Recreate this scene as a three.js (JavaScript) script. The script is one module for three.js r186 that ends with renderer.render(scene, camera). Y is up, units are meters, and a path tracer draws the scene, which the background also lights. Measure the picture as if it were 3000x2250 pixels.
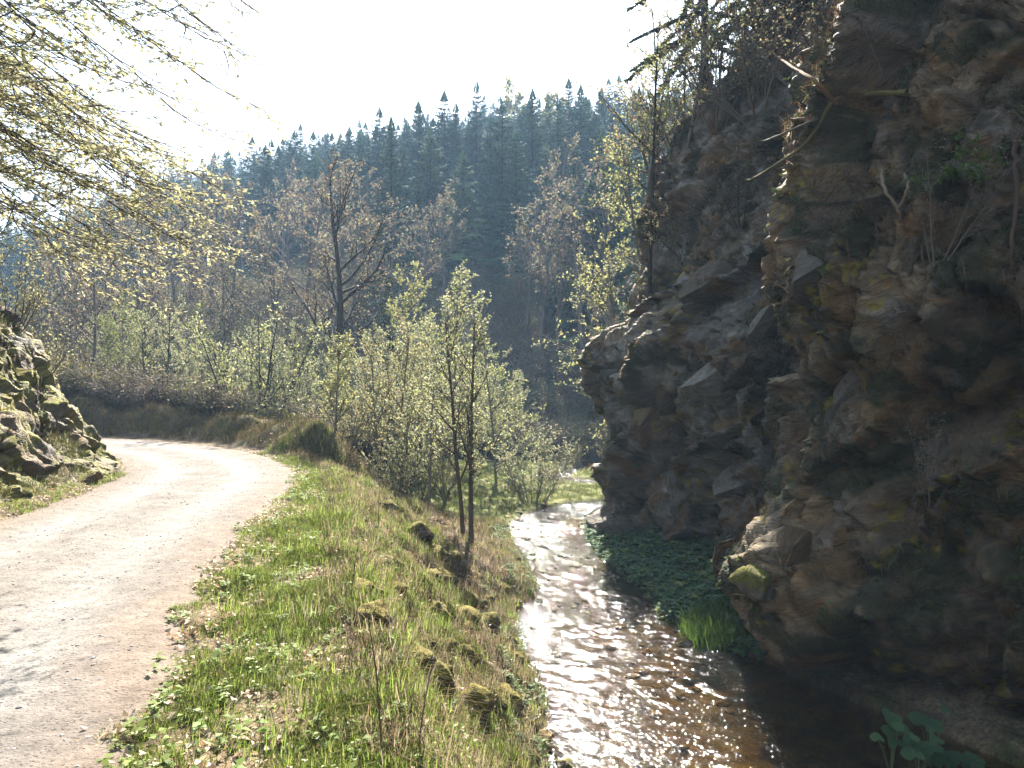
import * as THREE from 'three';
import { mergeGeometries, mergeVertices } from 'three/addons/utils/BufferGeometryUtils.js';
import { ConvexGeometry } from 'three/addons/geometries/ConvexGeometry.js';
import { createNoise2D, createNoise3D, createNoise4D } from 'simplex-noise';

// ---------------------------------------------------------------- camera, sky, sun, exposure
const scene = new THREE.Scene();
const camera = new THREE.PerspectiveCamera(51.45, 4 / 3, 0.1, 900);
camera.position.set(0, 1.6, 0);
camera.lookAt(0, 1.6, -10);
const renderer = new THREE.WebGLRenderer({ antialias: true });
renderer.toneMapping = THREE.LinearToneMapping;
renderer.toneMappingExposure = 10.5;
renderer.shadowMap.enabled = true;

const SUN_AZ = -0.5, SUN_EL = 40;                                  // degrees right of the view, degrees up
const rad = (a) => (a * Math.PI) / 180;
const sunDir = new THREE.Vector3(Math.sin(rad(SUN_AZ)) * Math.cos(rad(SUN_EL)), Math.sin(rad(SUN_EL)), -Math.cos(rad(SUN_AZ)) * Math.cos(rad(SUN_EL)));
const sun = new THREE.DirectionalLight(new THREE.Color(1, 0.94, 0.84), 5);
sun.position.copy(sunDir).multiplyScalar(300);
sun.castShadow = true;
sun.shadow.mapSize.set(4096, 4096);
Object.assign(sun.shadow.camera, { left: -60, right: 60, top: 60, bottom: -60, near: 1, far: 700 });
scene.add(sun, sun.target);
{
  const W = 512, H = 256, data = new Float32Array(W * H * 4);
  for (let j = 0; j < H; j++) {
    const up = ((j + 0.5) / H - 0.5) * Math.PI, y = Math.sin(up), h = Math.max(0, y);
    for (let i = 0; i < W; i++) {
      const ro = ((i + 0.5) / W - 0.5) * 2 * Math.PI, x = Math.cos(ro) * Math.cos(up), z = Math.sin(ro) * Math.cos(up);
      const ang = (Math.acos(Math.min(1, x * sunDir.x + y * sunDir.y + z * sunDir.z)) * 180) / Math.PI;
      const k = Math.pow(1 - h, 3), glow = 0.42 * Math.exp(-ang / 20) + 0.9 * Math.exp(-ang / 6), o = (j * W + i) * 4;
      data[o] = 0.082 + 0.13 * k + glow;
      data[o + 1] = 0.115 + 0.11 * k + glow * 0.97;
      data[o + 2] = 0.175 + 0.06 * k + glow * 0.9;
      data[o + 3] = 1;
    }
  }
  const sky = new THREE.DataTexture(data, W, H, THREE.RGBAFormat, THREE.FloatType);
  sky.mapping = THREE.EquirectangularReflectionMapping;
  sky.magFilter = THREE.LinearFilter;
  sky.needsUpdate = true;
  scene.background = sky;
  scene.environment = sky;
}
scene.fog = new THREE.FogExp2(new THREE.Color(0.46, 0.7, 1.0), 0.0007);

// ---------------------------------------------------------------- helpers
function seeded(a) { return () => { a = (a + 0x6d2b79f5) | 0; let t = Math.imul(a ^ (a >>> 15), 1 | a); t = (t + Math.imul(t ^ (t >>> 7), 61 | t)) ^ t; return ((t ^ (t >>> 14)) >>> 0) / 4294967296; }; }
const n2 = createNoise2D(seeded(11)), n3 = createNoise3D(seeded(12)), n4 = createNoise4D(seeded(13));
const clamp = (x, a = 0, b = 1) => Math.min(b, Math.max(a, x)), lerp = (a, b, t) => a + (b - a) * t;
const sm = (a, b, x) => { const t = clamp((x - a) / (b - a)); return t * t * (3 - 2 * t); };
function fbm2(x, y, oct = 4) { let s = 0, a = 0.5, f = 1; for (let i = 0; i < oct; i++) { s += a * n2(x * f + i * 17.3, y * f - i * 9.1); a *= 0.5; f *= 2.03; } return s; }
function fbm3(x, y, z, oct = 4) { let s = 0, a = 0.5, f = 1; for (let i = 0; i < oct; i++) { s += a * n3(x * f + i * 17.3, y * f - i * 9.1, z * f + i * 5.7); a *= 0.5; f *= 2.03; } return s; }
function curve1(table) { return (x) => { if (x <= table[0][0]) return table[0][1]; for (let i = 1; i < table.length; i++) if (x <= table[i][0]) { const [a, b] = [table[i - 1], table[i]]; return lerp(a[1], b[1], (x - a[0]) / (b[0] - a[0])); } return table[table.length - 1][1]; }; }
const V = (x, y, z) => new THREE.Vector3(x, y, z);
const taken = new Map();
function numbered(n) { const k = taken.get(n) ?? 0; taken.set(n, k + 1); return k ? `${n}_${String(k).padStart(3, '0')}` : n; }
function tag(o, label, category, group, kind) { if (label) o.userData.label = label; if (category) o.userData.category = category; if (group) o.userData.group = group; if (kind) o.userData.kind = kind; return o; }
function shade(o) { o.traverse((m) => { if (m.isMesh) { m.castShadow = true; m.receiveShadow = true; } }); return o; }
function part(name, g, m, parent, label) { const o = new THREE.Mesh(g, m); o.name = name; if (label) o.userData.label = label; parent.add(o); shade(o); return o; }
function thing(name, label, category, p, turn = 0, group) { const o = new THREE.Group(); o.name = numbered(name); o.position.copy(p); o.rotation.y = turn; tag(o, label, category, group); scene.add(o); return o; }
function single(name, g, m, label, category, group, kind) { const o = new THREE.Mesh(g, m); o.name = numbered(name); tag(o, label, category, group, kind); scene.add(o); return shade(o); }
function copyOf(src, p, turn, scale, label, group) { const o = src.clone(); o.name = numbered(src.name.replace(/_\d+$/, '')); o.position.copy(p); o.rotation.set(0, turn, 0); o.scale.copy(scale.isVector3 ? scale : V(scale, scale, scale)); o.userData = { ...src.userData }; tag(o, label, null, group); scene.add(o); return o; }
const rgb = (r, g, b) => new THREE.Color().setRGB(r, g, b);

class Buf {                                                      // collects coloured triangles
  constructor() { this.p = []; this.n = []; this.c = []; this.i = []; this.u = []; }
  vert(p, n, c, u = 0, v = 0) { this.p.push(p.x, p.y, p.z); this.n.push(n.x, n.y, n.z); this.c.push(c[0], c[1], c[2]); this.u.push(u, v); return this.p.length / 3 - 1; }
  tube(pts, rads, seg, c) {
    const T = V(0, 0, 0), A = V(0, 0, 0), B = V(0, 0, 0), N = V(0, 0, 0), P = V(0, 0, 0), first = this.p.length / 3;
    let len = 0;
    for (let k = 0; k < pts.length; k++) {
      T.subVectors(pts[Math.min(k + 1, pts.length - 1)], pts[Math.max(k - 1, 0)]).normalize();
      if (k === 0) A.set(Math.abs(T.y) > 0.9 ? 1 : 0, Math.abs(T.y) > 0.9 ? 0 : 1, 0);
      A.addScaledVector(T, -A.dot(T)).normalize(); B.crossVectors(T, A);
      if (k) len += pts[k].distanceTo(pts[k - 1]);
      for (let j = 0; j <= seg; j++) {
        const a = (j / seg) * Math.PI * 2;
        N.set(0, 0, 0).addScaledVector(A, Math.cos(a)).addScaledVector(B, Math.sin(a));
        P.copy(pts[k]).addScaledVector(N, rads[k]);
        this.vert(P, N, c, (j / seg) * Math.max(0.15, rads[0] * 6.28), len);
      }
    }
    const w = seg + 1;
    for (let k = 0; k + 1 < pts.length; k++) for (let j = 0; j < seg; j++) { const a = first + k * w + j; this.i.push(a, a + 1, a + w, a + 1, a + w + 1, a + w); }
  }
  leaf(p, dir, side, len, wid, c, fold = 0.25) {                 // a pointed leaf, folded along its middle
    const n = V(0, 0, 0).crossVectors(side, dir).normalize(), q = (f, s, h) => V(p.x + dir.x * len * f + side.x * wid * s + n.x * wid * h, p.y + dir.y * len * f + side.y * wid * s + n.y * wid * h, p.z + dir.z * len * f + side.z * wid * s + n.z * wid * h);
    const a = this.vert(p, n, c), b = this.vert(q(0.5, 0.5, fold), n, c), d = this.vert(q(1, 0, -fold * 0.5), n, c), e = this.vert(q(0.5, -0.5, fold), n, c);
    this.i.push(a, b, d, a, d, e);
  }
  tri(a, b, c, col) { const n = V(b.x - a.x, b.y - a.y, b.z - a.z).cross(V(c.x - a.x, c.y - a.y, c.z - a.z)).normalize(); const x = this.vert(a, n, col), y = this.vert(b, n, col), z = this.vert(c, n, col); this.i.push(x, y, z); }
  geo() {
    const g = new THREE.BufferGeometry();
    g.setAttribute('position', new THREE.Float32BufferAttribute(this.p, 3)); g.setAttribute('normal', new THREE.Float32BufferAttribute(this.n, 3));
    g.setAttribute('color', new THREE.Float32BufferAttribute(this.c, 3)); g.setAttribute('uv', new THREE.Float32BufferAttribute(this.u, 2)); g.setIndex(this.i);
    return g;
  }
}
const vary = (c, r, a = 0.2, hue = 0.08) => { const k = 1 + (r() - 0.5) * 2 * a, h = (r() - 0.5) * 2 * hue; return [c[0] * k * (1 + h), c[1] * k, c[2] * k * (1 - h)]; };
const unit = (r) => { const z = r() * 2 - 1, a = r() * 6.283, s = Math.sqrt(1 - z * z); return V(s * Math.cos(a), z, s * Math.sin(a)); };

// seamless noise textures
function torus(u, v, f, k) { const a = u * 6.28318, b = v * 6.28318; return n4(Math.cos(a) * f + k, Math.sin(a) * f, Math.cos(b) * f - k, Math.sin(b) * f); }
function dataTexture(size, fn, srgb, repeat) {
  const d = new Uint8Array(size * size * 4);
  for (let j = 0; j < size; j++) for (let i = 0; i < size; i++) { const c = fn(i / size, j / size), o = (j * size + i) * 4; for (let k = 0; k < 3; k++) d[o + k] = clamp(c[k]) * 255; d[o + 3] = 255; }
  const t = new THREE.DataTexture(d, size, size);
  t.wrapS = t.wrapT = THREE.RepeatWrapping; t.magFilter = THREE.LinearFilter; t.minFilter = THREE.LinearMipmapLinearFilter; t.generateMipmaps = true;
  if (srgb) t.colorSpace = THREE.SRGBColorSpace;
  t.repeat.set(repeat, repeat); t.needsUpdate = true;
  return t;
}
const trnd = seeded(5);
const grain = (size, k) => { const a = new Float32Array(size * size); for (let i = 0; i < a.length; i++) a[i] = trnd(); return (u, v) => a[(Math.floor(v * size) % size) * size + (Math.floor(u * size) % size)]; };
const g1 = grain(512), g2 = grain(128);
const gravelTex = dataTexture(512, (u, v) => { const k = 0.82 + 0.1 * torus(u, v, 2, 1) + 0.07 * torus(u, v, 7, 3) + 0.16 * (g1(u, v) - 0.5) + (g2(u, v) > 0.93 ? -0.14 : 0); return [k, k * 0.985, k * 0.965]; }, true, 0.6);
const gravelBump = dataTexture(512, (u, v) => { const k = 0.5 + 0.2 * torus(u, v, 9, 3) + 0.3 * (g1(u, v) - 0.5) + (g2(u, v) > 0.9 ? 0.2 : 0); return [k, k, k]; }, false, 0.6);
const soilTex = dataTexture(512, (u, v) => { const k = 0.75 + 0.2 * torus(u, v, 3, 2) + 0.12 * torus(u, v, 9, 7) + 0.22 * (g1(u, v) - 0.5) + (g2(u, v) > 0.88 ? 0.16 : 0); return [k, k * 0.98, k * 0.95]; }, true, 0.7);
const rockTex = dataTexture(512, (u, v) => {
  const a = torus(u, v, 1.6, 4), b = torus(u, v, 5, 9), c = Math.abs(torus(u, v, 8, 2)), k = 0.72 + 0.16 * a + 0.12 * b + 0.12 * (g1(u, v) - 0.5) - 0.25 * sm(0.06, 0, c) * sm(0, 0.4, a);
  const rust = sm(0.15, 0.6, torus(u, v, 2.4, 14)) * 0.25; return [k + rust * 0.1, k - rust * 0.12, k - rust * 0.35];
}, true, 0.55);
const rockBump = dataTexture(512, (u, v) => { const k = 0.5 + 0.22 * torus(u, v, 4, 9) + 0.16 * torus(u, v, 11, 5) + 0.14 * (g1(u, v) - 0.5) - 0.3 * sm(0.08, 0, Math.abs(torus(u, v, 3, 22))); return [k, k, k]; }, false, 0.55);
const barkBump = dataTexture(256, (u, v) => { const k = 0.5 + 0.3 * n4(Math.cos(u * 6.28) * 3, Math.sin(u * 6.28) * 3, Math.cos(v * 6.28) * 0.8, Math.sin(v * 6.28) * 0.8) + 0.3 * (g1(u, v) - 0.5); return [k, k, k]; }, false, 1.5);
const waterBump = dataTexture(512, (u, v) => { const k = 0.5 + 0.24 * torus(u, v, 3.2, 6) + 0.16 * torus(u, v, 6, 1) + 0.1 * torus(u, v, 12, 8); return [k, k, k]; }, false, 0.8);

const std = (o) => new THREE.MeshPhysicalMaterial({ specularIntensity: 0.15, roughness: 0.95, vertexColors: true, side: THREE.DoubleSide, ...o });
const leafy = (o) => new THREE.MeshPhysicalMaterial({ roughness: 0.8, vertexColors: true, side: THREE.DoubleSide, transmission: 0.6, thickness: 0, ior: 1.3, specularIntensity: 0.2, ...o });
const M = {
  soil: std({ map: soilTex, bumpMap: gravelBump, bumpScale: 0.02 }),
  far: std({}),
  road: std({ map: gravelTex, bumpMap: gravelBump, bumpScale: 0.012 }),
  rock: std({ map: rockTex, bumpMap: rockBump, bumpScale: 0.045, roughness: 0.8, specularIntensity: 0.3 }),
  bark: std({ bumpMap: barkBump, bumpScale: 0.012 }),
  twig: std({}),
  leaf: leafy({}),
  farNeedle: std({ roughness: 0.9 }),
  needle: leafy({ transmission: 0.22, roughness: 0.75 }),
  grass: leafy({ transmission: 0.5, roughness: 0.7, specularIntensity: 0.25 }),
  dry: leafy({ transmission: 0.35, roughness: 0.8 }),
  stone: std({ roughness: 0.85 }),
  water: new THREE.MeshPhysicalMaterial({ color: rgb(0.66, 0.56, 0.34), transmission: 1, thickness: 0, roughness: 0.05, ior: 1.33, bumpMap: waterBump, bumpScale: 0.011 }),
};

// ---------------------------------------------------------------- plan of the place (x right, d away from the camera)
function polyline(pts) {
  const c = new THREE.CatmullRomCurve3(pts.map(([x, d]) => V(x, 0, d)), false, 'centripetal'), n = pts.length * 10, P = c.getPoints(n), L = [0];
  for (let i = 1; i < P.length; i++) L.push(L[i - 1] + P[i].distanceTo(P[i - 1]));
  const near = (x, d) => {                                        // distance, side (+ to the right of travel), arc length
    let best = 1e9, a = 0, s = 1;
    for (let i = 1; i < P.length; i++) {
      const A = P[i - 1], B = P[i], ux = B.x - A.x, uz = B.z - A.z, l2 = ux * ux + uz * uz, t = clamp(((x - A.x) * ux + (d - A.z) * uz) / l2), dx = x - A.x - ux * t, dz = d - A.z - uz * t, q = dx * dx + dz * dz;
      if (q < best) { best = q; a = L[i - 1] + t * Math.sqrt(l2); s = dx * uz - dz * ux > 0 ? 1 : -1; }
    }
    return { dist: Math.sqrt(best), a, s };
  };
  const at = (a) => { a = clamp(a, 0, L[L.length - 1]); let i = 1; while (i < L.length - 1 && L[i] < a) i++; const t = (a - L[i - 1]) / (L[i] - L[i - 1]); return { p: P[i - 1].clone().lerp(P[i], t), t: P[i].clone().sub(P[i - 1]).normalize() }; };
  return { near, at, length: L[L.length - 1] };
}
const EYE = 1.6, YW = -2.0;                                      // water level
const roadLine = polyline([[-2.1, -8], [-2.45, -3], [-2.7, 0], [-3.2, 3.3], [-3.93, 6], [-4.5, 9.2], [-4.86, 11.8], [-5.45, 14.3], [-6.8, 17], [-8.4, 19.1], [-10.2, 20.8], [-13, 22.4], [-18, 23.8], [-30, 25.5], [-60, 28]]);
const RW = 1.4;
const streamPts = [[4, -6, 2.6], [3.4, 2, 2.6], [2.75, 6, 2.45], [2.4, 7.5, 2.15], [1.98, 9.25, 1.68], [1.45, 10.9, 1.35], [1.25, 12.4, 1.2], [1.4, 13.5, 1.0], [1.15, 15.5, 0.85], [0.97, 17.7, 0.93], [0.95, 20.6, 0.98], [1.9, 22.9, 0.9], [3.8, 23.9, 0.85], [6.2, 24.3, 1], [8.2, 25.6, 1], [8, 27.6, 0.9], [5.5, 28.6, 0.8], [3.2, 28.7, 0.7], [1.6, 30.5, 0.7], [2.6, 34, 0.8], [6, 40, 1], [12, 46, 1], [20, 60, 1]];
const streamLine = polyline(streamPts);
const streamWidth = curve1(streamPts.map(([x, d, w]) => [streamLine.near(x, d).a, w]));
const vergeWidth = curve1([[-8, 2.6], [-2, 2.3], [0, 1.9], [3, 1.35], [5, 1.4], [8, 1.3], [12, 0.95], [15, 0.75], [18, 0.6]]);
const cliffPts = [[60, 75], [30, 47], [16, 34], [8.5, 26.5], [4.3, 22.6], [2.75, 20.6], [2.45, 19.2], [2.9, 17.6], [3.7, 16.2], [4.35, 15.1], [5.0, 14.0], [4.75, 13.0], [3.95, 12.2], [3.45, 11.2], [3.35, 10.4], [3.65, 9.4], [4.35, 8.4], [5.2, 7.3], [5.9, 5], [6.2, 2], [6.4, -3], [6.8, -14]];
const cliffLine = polyline(cliffPts);
const ridge = curve1([[-1.2, 12], [-0.75, 20], [-0.46, 40], [-0.27, 54], [-0.1, 61], [0.1, 67], [0.35, 70], [0.7, 60], [1.4, 55]]);   // by x / d
function terrain(x, d) {
  const r = roadLine.near(x, d), w = streamLine.near(x, d), s = r.dist * r.s, q = w.dist - streamWidth(w.a);
  let y;
  if (s < -RW) {                                                 // cut bank on the inner side of the bend
    const u = -s - RW, n = fbm2(x * 0.5, d * 0.5);
    const ft = lerp(0.5, 0.1, sm(10.5, 15, d)); y = 0.06 * sm(0, 0.4, u) + (2.0 + n * 0.8) * sm(ft + n * 0.2 - 0.1, ft + 2.1, u) + 0.5 * Math.max(0, u - 1) + 0.25 * fbm2(x * 1.3, d * 1.3) * sm(0.6, 1.5, u);
    y = Math.min(y, 14 + 0.1 * u);
  } else {
    const a1 = Math.max(0, s - RW - vergeWidth(d)), t = a1 / (a1 + Math.max(q, 0.001));
    y = q <= 0 ? YW : lerp(YW + 0.05, 0, Math.pow(1 - t, lerp(1.15, 2.3, sm(15, 24, d))));
    y += 0.28 * fbm2(x * 0.9, d * 0.9, 3) * sm(0, 0.25, t) * sm(1, 0.75, t) + 0.1 * fbm2(x * 3, d * 3, 3) * sm(0, 0.2, t) * sm(0, 0.5, q);
    const on = sm(16.3, 18.2, d) * sm(-3, -4.6, x + (18 - d) * 0.2);                               // mossy bank outside the bend
    const lump = 1 + 0.3 * n2(x * 0.3 + 3, d * 0.3) + 0.06 * n2(x * 1.1, d * 1.1);
    y += on * 0.95 * lump * sm(RW + 0.3, RW + 1.5, s + 0.2 * n2(x * 0.35, d * 0.35)) * (1 - 0.4 * sm(RW + 1.6, RW + 4, s)) * (1 - sm(RW + 5, RW + 14, s));
    y += 0.22 * clamp(-x - 9, 0, 22) * sm(23, 34, d) * sm(90, 50, d);
    y += 0.03 * n2(x * 1.1, d * 1.1) * sm(RW, RW + 0.5, s);
    if (q < 0) y = YW - 0.32 * sm(0, -0.55, q) - 0.04 * (1 + n2(x * 2.5, d * 2.5));
    else if (q < 0.3) y = Math.max(y, YW + 0.02 + q * 0.4);
  }
  if (Math.abs(s) < RW + 0.25) y = lerp(-0.07, y, sm(RW - 0.12, RW + 0.22, Math.abs(s) + 0.14 * n2(x * 1.7, d * 1.7) + 0.06 * n2(x * 6, d * 6)));
  const c = cliffLine.near(x, d), cl = -c.dist * c.s;       // positive inside the rock
  if (cl > 2.6) y = Math.max(y, 6.2 + 0.85 * (cl - 1.4));
  else if (cl > 0) y = Math.max(y, YW + 0.1);
  if (d > 42) {
    const k = (d - 42) / 180, top = ridge(x / d), n = 5 * fbm2(x * 0.012, d * 0.012, 3);
    y += k < 1 ? (top + n) * (0.15 * k + 0.85 * Math.pow(k, 0.92)) : (top + n) * (1 - 0.5 * (k - 1));
  }
  return y;
}

const gpos = (x, d, lift = 0) => V(x, terrain(x, d) + lift, -d);
const atPixel = (px, d) => ((px - 1106) / 1722) * d;             // sideways metres for a bearing measured on the photograph

// ---------------------------------------------------------------- ground, road, water
function axis(list) { const out = []; for (const [a, b, st] of list) { const n = Math.max(1, Math.round((b - a) / st)); for (let i = 0; i < n; i++) out.push(a + ((b - a) * i) / n); } out.push(list[list.length - 1][1]); return out; }
{
  const X = axis([[-330, -60, 6], [-60, -16, 1.5], [-16, 8, 0.1], [8, 60, 1.5], [60, 330, 6]]), D = axis([[-14, 1, 0.6], [1, 32, 0.1], [32, 60, 0.9], [60, 340, 4]]);
  const W = X.length, pos = new Float32Array(W * D.length * 3), col = new Float32Array(pos.length), uv = new Float32Array(W * D.length * 2), idx = [];
  D.forEach((d, j) => X.forEach((x, i) => {
    const k = j * W + i, y = terrain(x, d);
    pos.set([x, y, -d], k * 3); uv.set([x, -d], k * 2);
    const w = streamLine.near(x, d), q = w.dist - streamWidth(w.a), a = fbm2(x * 0.7 + 40, d * 0.7), b = n2(x * 3.1, d * 3.1 + 9);
    let c = [0.077, 0.052, 0.031];
    const mix = (m, t) => { c = [lerp(c[0], m[0], t), lerp(c[1], m[1], t), lerp(c[2], m[2], t)]; };
    mix([0.127, 0.093, 0.057], sm(-0.1, 0.35, a + 0.2 * b));        // dry litter
    mix([0.05, 0.057, 0.015], sm(0.1, 0.5, fbm2(x * 0.9 - 20, d * 0.9) + 0.15 * b));   // moss and low green
    const rs = d < 26 && x < 2 ? roadLine.near(x, d) : null;
    if (rs && rs.s < 0 && rs.dist > RW + 0.7) mix([0.057, 0.047, 0.023], 0.6);
    else if (d < 24 && y > YW + 0.1 && q > 0) { mix([0.2, 0.157, 0.1], 0.75 * sm(-0.25, 0.2, fbm2(x * 1.4 + 8, d * 1.4) + 0.3 * b)); }
    if (rs && rs.s > 0 && rs.dist > RW + 0.5 && rs.dist < RW + 5 && d > 16.5 && y > 0.15) mix([0.12, 0.105, 0.03], 0.85 * sm(-0.25, 0.05, a + 0.3 * b));
    if (d > 18 && y < -0.9 && q > 0) mix([0.173, 0.187, 0.06], 0.8);
    if (q < 0) mix(b > 0.2 ? [0.066, 0.05, 0.021] : [0.036, 0.028, 0.013], 0.9);
    if (q > 0 && d + 4 * a + 2 * b > 25 && !(y < -0.9 && d < 36)) mix([0.07, 0.05, 0.031], 0.85);                    // leaf and needle litter of the wood
    col.set(c, k * 3);
  }));
  for (let j = 0; j + 1 < D.length; j++) for (let i = 0; i + 1 < W; i++) { const a = j * W + i; idx.push(a, a + 1, a + W, a + 1, a + W + 1, a + W); }
  const g = new THREE.BufferGeometry();
  g.setAttribute('position', new THREE.BufferAttribute(pos, 3)); g.setAttribute('color', new THREE.BufferAttribute(col, 3)); g.setAttribute('uv', new THREE.BufferAttribute(uv, 2)); g.setIndex(idx); g.computeVertexNormals();
  single('ground', g, M.soil, 'brown earth and moss of the valley floor, banks and wooded slopes', 'ground', null, 'structure');
}
{
  const g = new THREE.BufferGeometry(), pos = [], col = [], uv = [], idx = [], N = 36, A0 = roadLine.near(-2.6, -2).a, A1 = roadLine.near(-24, 24.7).a, K = 420;
  for (let k = 0; k <= K; k++) {
    const a = lerp(A0, A1, k / K), { p, t } = roadLine.at(a), rx = t.z, rz = -t.x;
    for (let i = 0; i <= N; i++) {
      const s = lerp(-RW - 0.3, RW + 0.3, i / N), x = p.x + rx * s, d = p.z + rz * s, e = Math.abs(s) / RW;
      const rut = Math.exp(-(((s - 0.62) / 0.28) ** 2)) + Math.exp(-(((s + 0.62) / 0.28) ** 2)), n = fbm2(x * 0.8, d * 0.8), f = n2(x * 5, d * 5);
      pos.push(x, 0.012 - 0.028 * rut - 0.05 * sm(0.85, 1.25, e) + 0.018 * n + 0.006 * f, -d);
      const worn = clamp(rut * 0.75 + 0.25 + 0.5 * n), edge = sm(0.6, 1.05, e + 0.35 * n);
      let c = [lerp(0.135, 0.195, worn), lerp(0.118, 0.187, worn), lerp(0.104, 0.177, worn)];
      c = [lerp(c[0], 0.165, edge * 0.7), lerp(c[1], 0.124, edge * 0.7), lerp(c[2], 0.094, edge * 0.7)];
      const pk = 1 - 0.1 * sm(0.1, 0.5, n2(x * 1.6 + 8, d * 1.6)) - 0.07 * f;
      col.push(c[0] * pk, c[1] * pk, c[2] * pk); uv.push(x, -d);
    }
  }
  for (let k = 0; k < K; k++) for (let i = 0; i < N; i++) { const a = k * (N + 1) + i; idx.push(a, a + 1, a + N + 1, a + 1, a + N + 2, a + N + 1); }
  g.setAttribute('position', new THREE.Float32BufferAttribute(pos, 3)); g.setAttribute('color', new THREE.Float32BufferAttribute(col, 3)); g.setAttribute('uv', new THREE.Float32BufferAttribute(uv, 2)); g.setIndex(idx); g.computeVertexNormals();
  single('path', g, M.road, 'pale gravel track bending away to the left', 'path', null, 'structure');
}
{
  const pos = [], uv = [], idx = [], N = 84, A0 = streamLine.near(2.4, 4).a, A1 = streamLine.near(2.6, 34).a, K = 1150;
  for (let k = 0; k <= K; k++) {
    const a = lerp(A0, A1, k / K), { p, t } = streamLine.at(a), hw = streamWidth(a) + 0.28, rx = t.z, rz = -t.x;
    for (let i = 0; i <= N; i++) {
      const s = lerp(-hw, hw, i / N), x = p.x + rx * s, d = p.z + rz * s;
      const rough = 0.22 + 0.78 * sm(-0.15, 0.4, 0.55 * n2(x * 0.8 + 4, d * 0.4) + 0.45 * n2(x * 1.9, d * 0.9 + 7) + 0.16 - 0.9 * sm(14.6, 15.8, d) * sm(18, 17, d) + 0.5 * sm(18.5, 21, d));
      const y = YW + (1 + 0.5 * sm(16, 21, d)) * rough * (0.0095 * n3(x * 2.1 + 0.4 * n2(x, d), d * 1.9, 1) + 0.0095 * n3(x * 4.6, d * 4.3 + 0.3 * n2(x * 2, d * 2), 4) + 0.0036 * n3(x * 10, d * 9, 9));
      pos.push(x, y, -d); uv.push(x, -d);
    }
  }
  for (let k = 0; k < K; k++) for (let i = 0; i < N; i++) { const a = k * (N + 1) + i; idx.push(a, a + 1, a + N + 1, a + 1, a + N + 2, a + N + 1); }
  const g = new THREE.BufferGeometry();
  g.setAttribute('position', new THREE.Float32BufferAttribute(pos, 3)); g.setAttribute('uv', new THREE.Float32BufferAttribute(uv, 2)); g.setIndex(idx); g.computeVertexNormals();
  single('water', g, M.water, 'shallow rippling stream winding between the bank and the cliff', 'stream', null, 'structure');
}

// ---------------------------------------------------------------- the cliff
function cells(x, y, seed) {                                     // nearest and second nearest cell of a jittered grid
  const ix = Math.floor(x), iy = Math.floor(y);
  let f1 = 9, f2 = 9, id = 0, cx = 0, cy = 0;
  for (let j = -1; j <= 1; j++) for (let i = -1; i <= 1; i++) {
    let h = Math.imul(ix + i, 374761393) + Math.imul(iy + j, 668265263) + Math.imul(seed, 974634777); h = Math.imul(h ^ (h >>> 13), 1274126177); h ^= h >>> 16;
    const px = ix + i + 0.1 + 0.8 * ((h & 1023) / 1023), py = iy + j + 0.1 + 0.8 * (((h >>> 10) & 1023) / 1023), q = Math.hypot(px - x, py - y);
    if (q < f1) { f2 = f1; f1 = q; id = h; cx = px; cy = py; } else if (q < f2) f2 = q;
  }
  const r = (k) => { let h = Math.imul(id ^ (k * 7919), 2246822519); h ^= h >>> 15; h = Math.imul(h, 3266489917); h ^= h >>> 13; return (h >>> 0) / 4294967296; };
  return { edge: f2 - f1, r, dx: x - cx, dy: y - cy };
}
function facets(x, y, seed, sharp, fn) {                          // like cells(), but the pieces meet over a short slope
  const ix = Math.floor(x), iy = Math.floor(y);
  let sum = 0, all = 0;
  for (let j = -1; j <= 1; j++) for (let i = -1; i <= 1; i++) {
    let h = Math.imul(ix + i, 374761393) + Math.imul(iy + j, 668265263) + Math.imul(seed, 974634777); h = Math.imul(h ^ (h >>> 13), 1274126177); h ^= h >>> 16;
    const px = ix + i + 0.1 + 0.8 * ((h & 1023) / 1023), py = iy + j + 0.1 + 0.8 * (((h >>> 10) & 1023) / 1023), w = Math.exp(-sharp * Math.hypot(px - x, py - y));
    const r = (k) => { let q = Math.imul(h ^ (k * 7919), 2246822519); q ^= q >>> 15; q = Math.imul(q, 3266489917); q ^= q >>> 13; return (q >>> 0) / 4294967296; };
    sum += w * fn(r, x - px, y - py); all += w;
  }
  return sum / all;
}
const aCorner = cliffLine.near(2.45, 19.2).a, aCleft = cliffLine.near(5, 14).a, aNose = cliffLine.near(3.35, 10.4).a;
const farProfile = curve1([[-2.8, 0.05], [-1.6, 0.05], [0, 0], [1.5, -0.2], [2.5, -0.15], [3.3, 0.5], [4.2, 0.8], [6.8, 1.15], [8.2, 2.1], [12, 5.4], [20, 14]]);
const nearProfile = curve1([[-2.8, 0.75], [-2, 0.62], [-1.5, 0.15], [-1, -0.15], [-0.3, -0.08], [0.6, 0.4], [1.5, 0.75], [2.4, 0.55], [4, 0.75], [6, 1.2], [9, 2.1], [12, 4.6], [20, 13]]);
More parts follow.
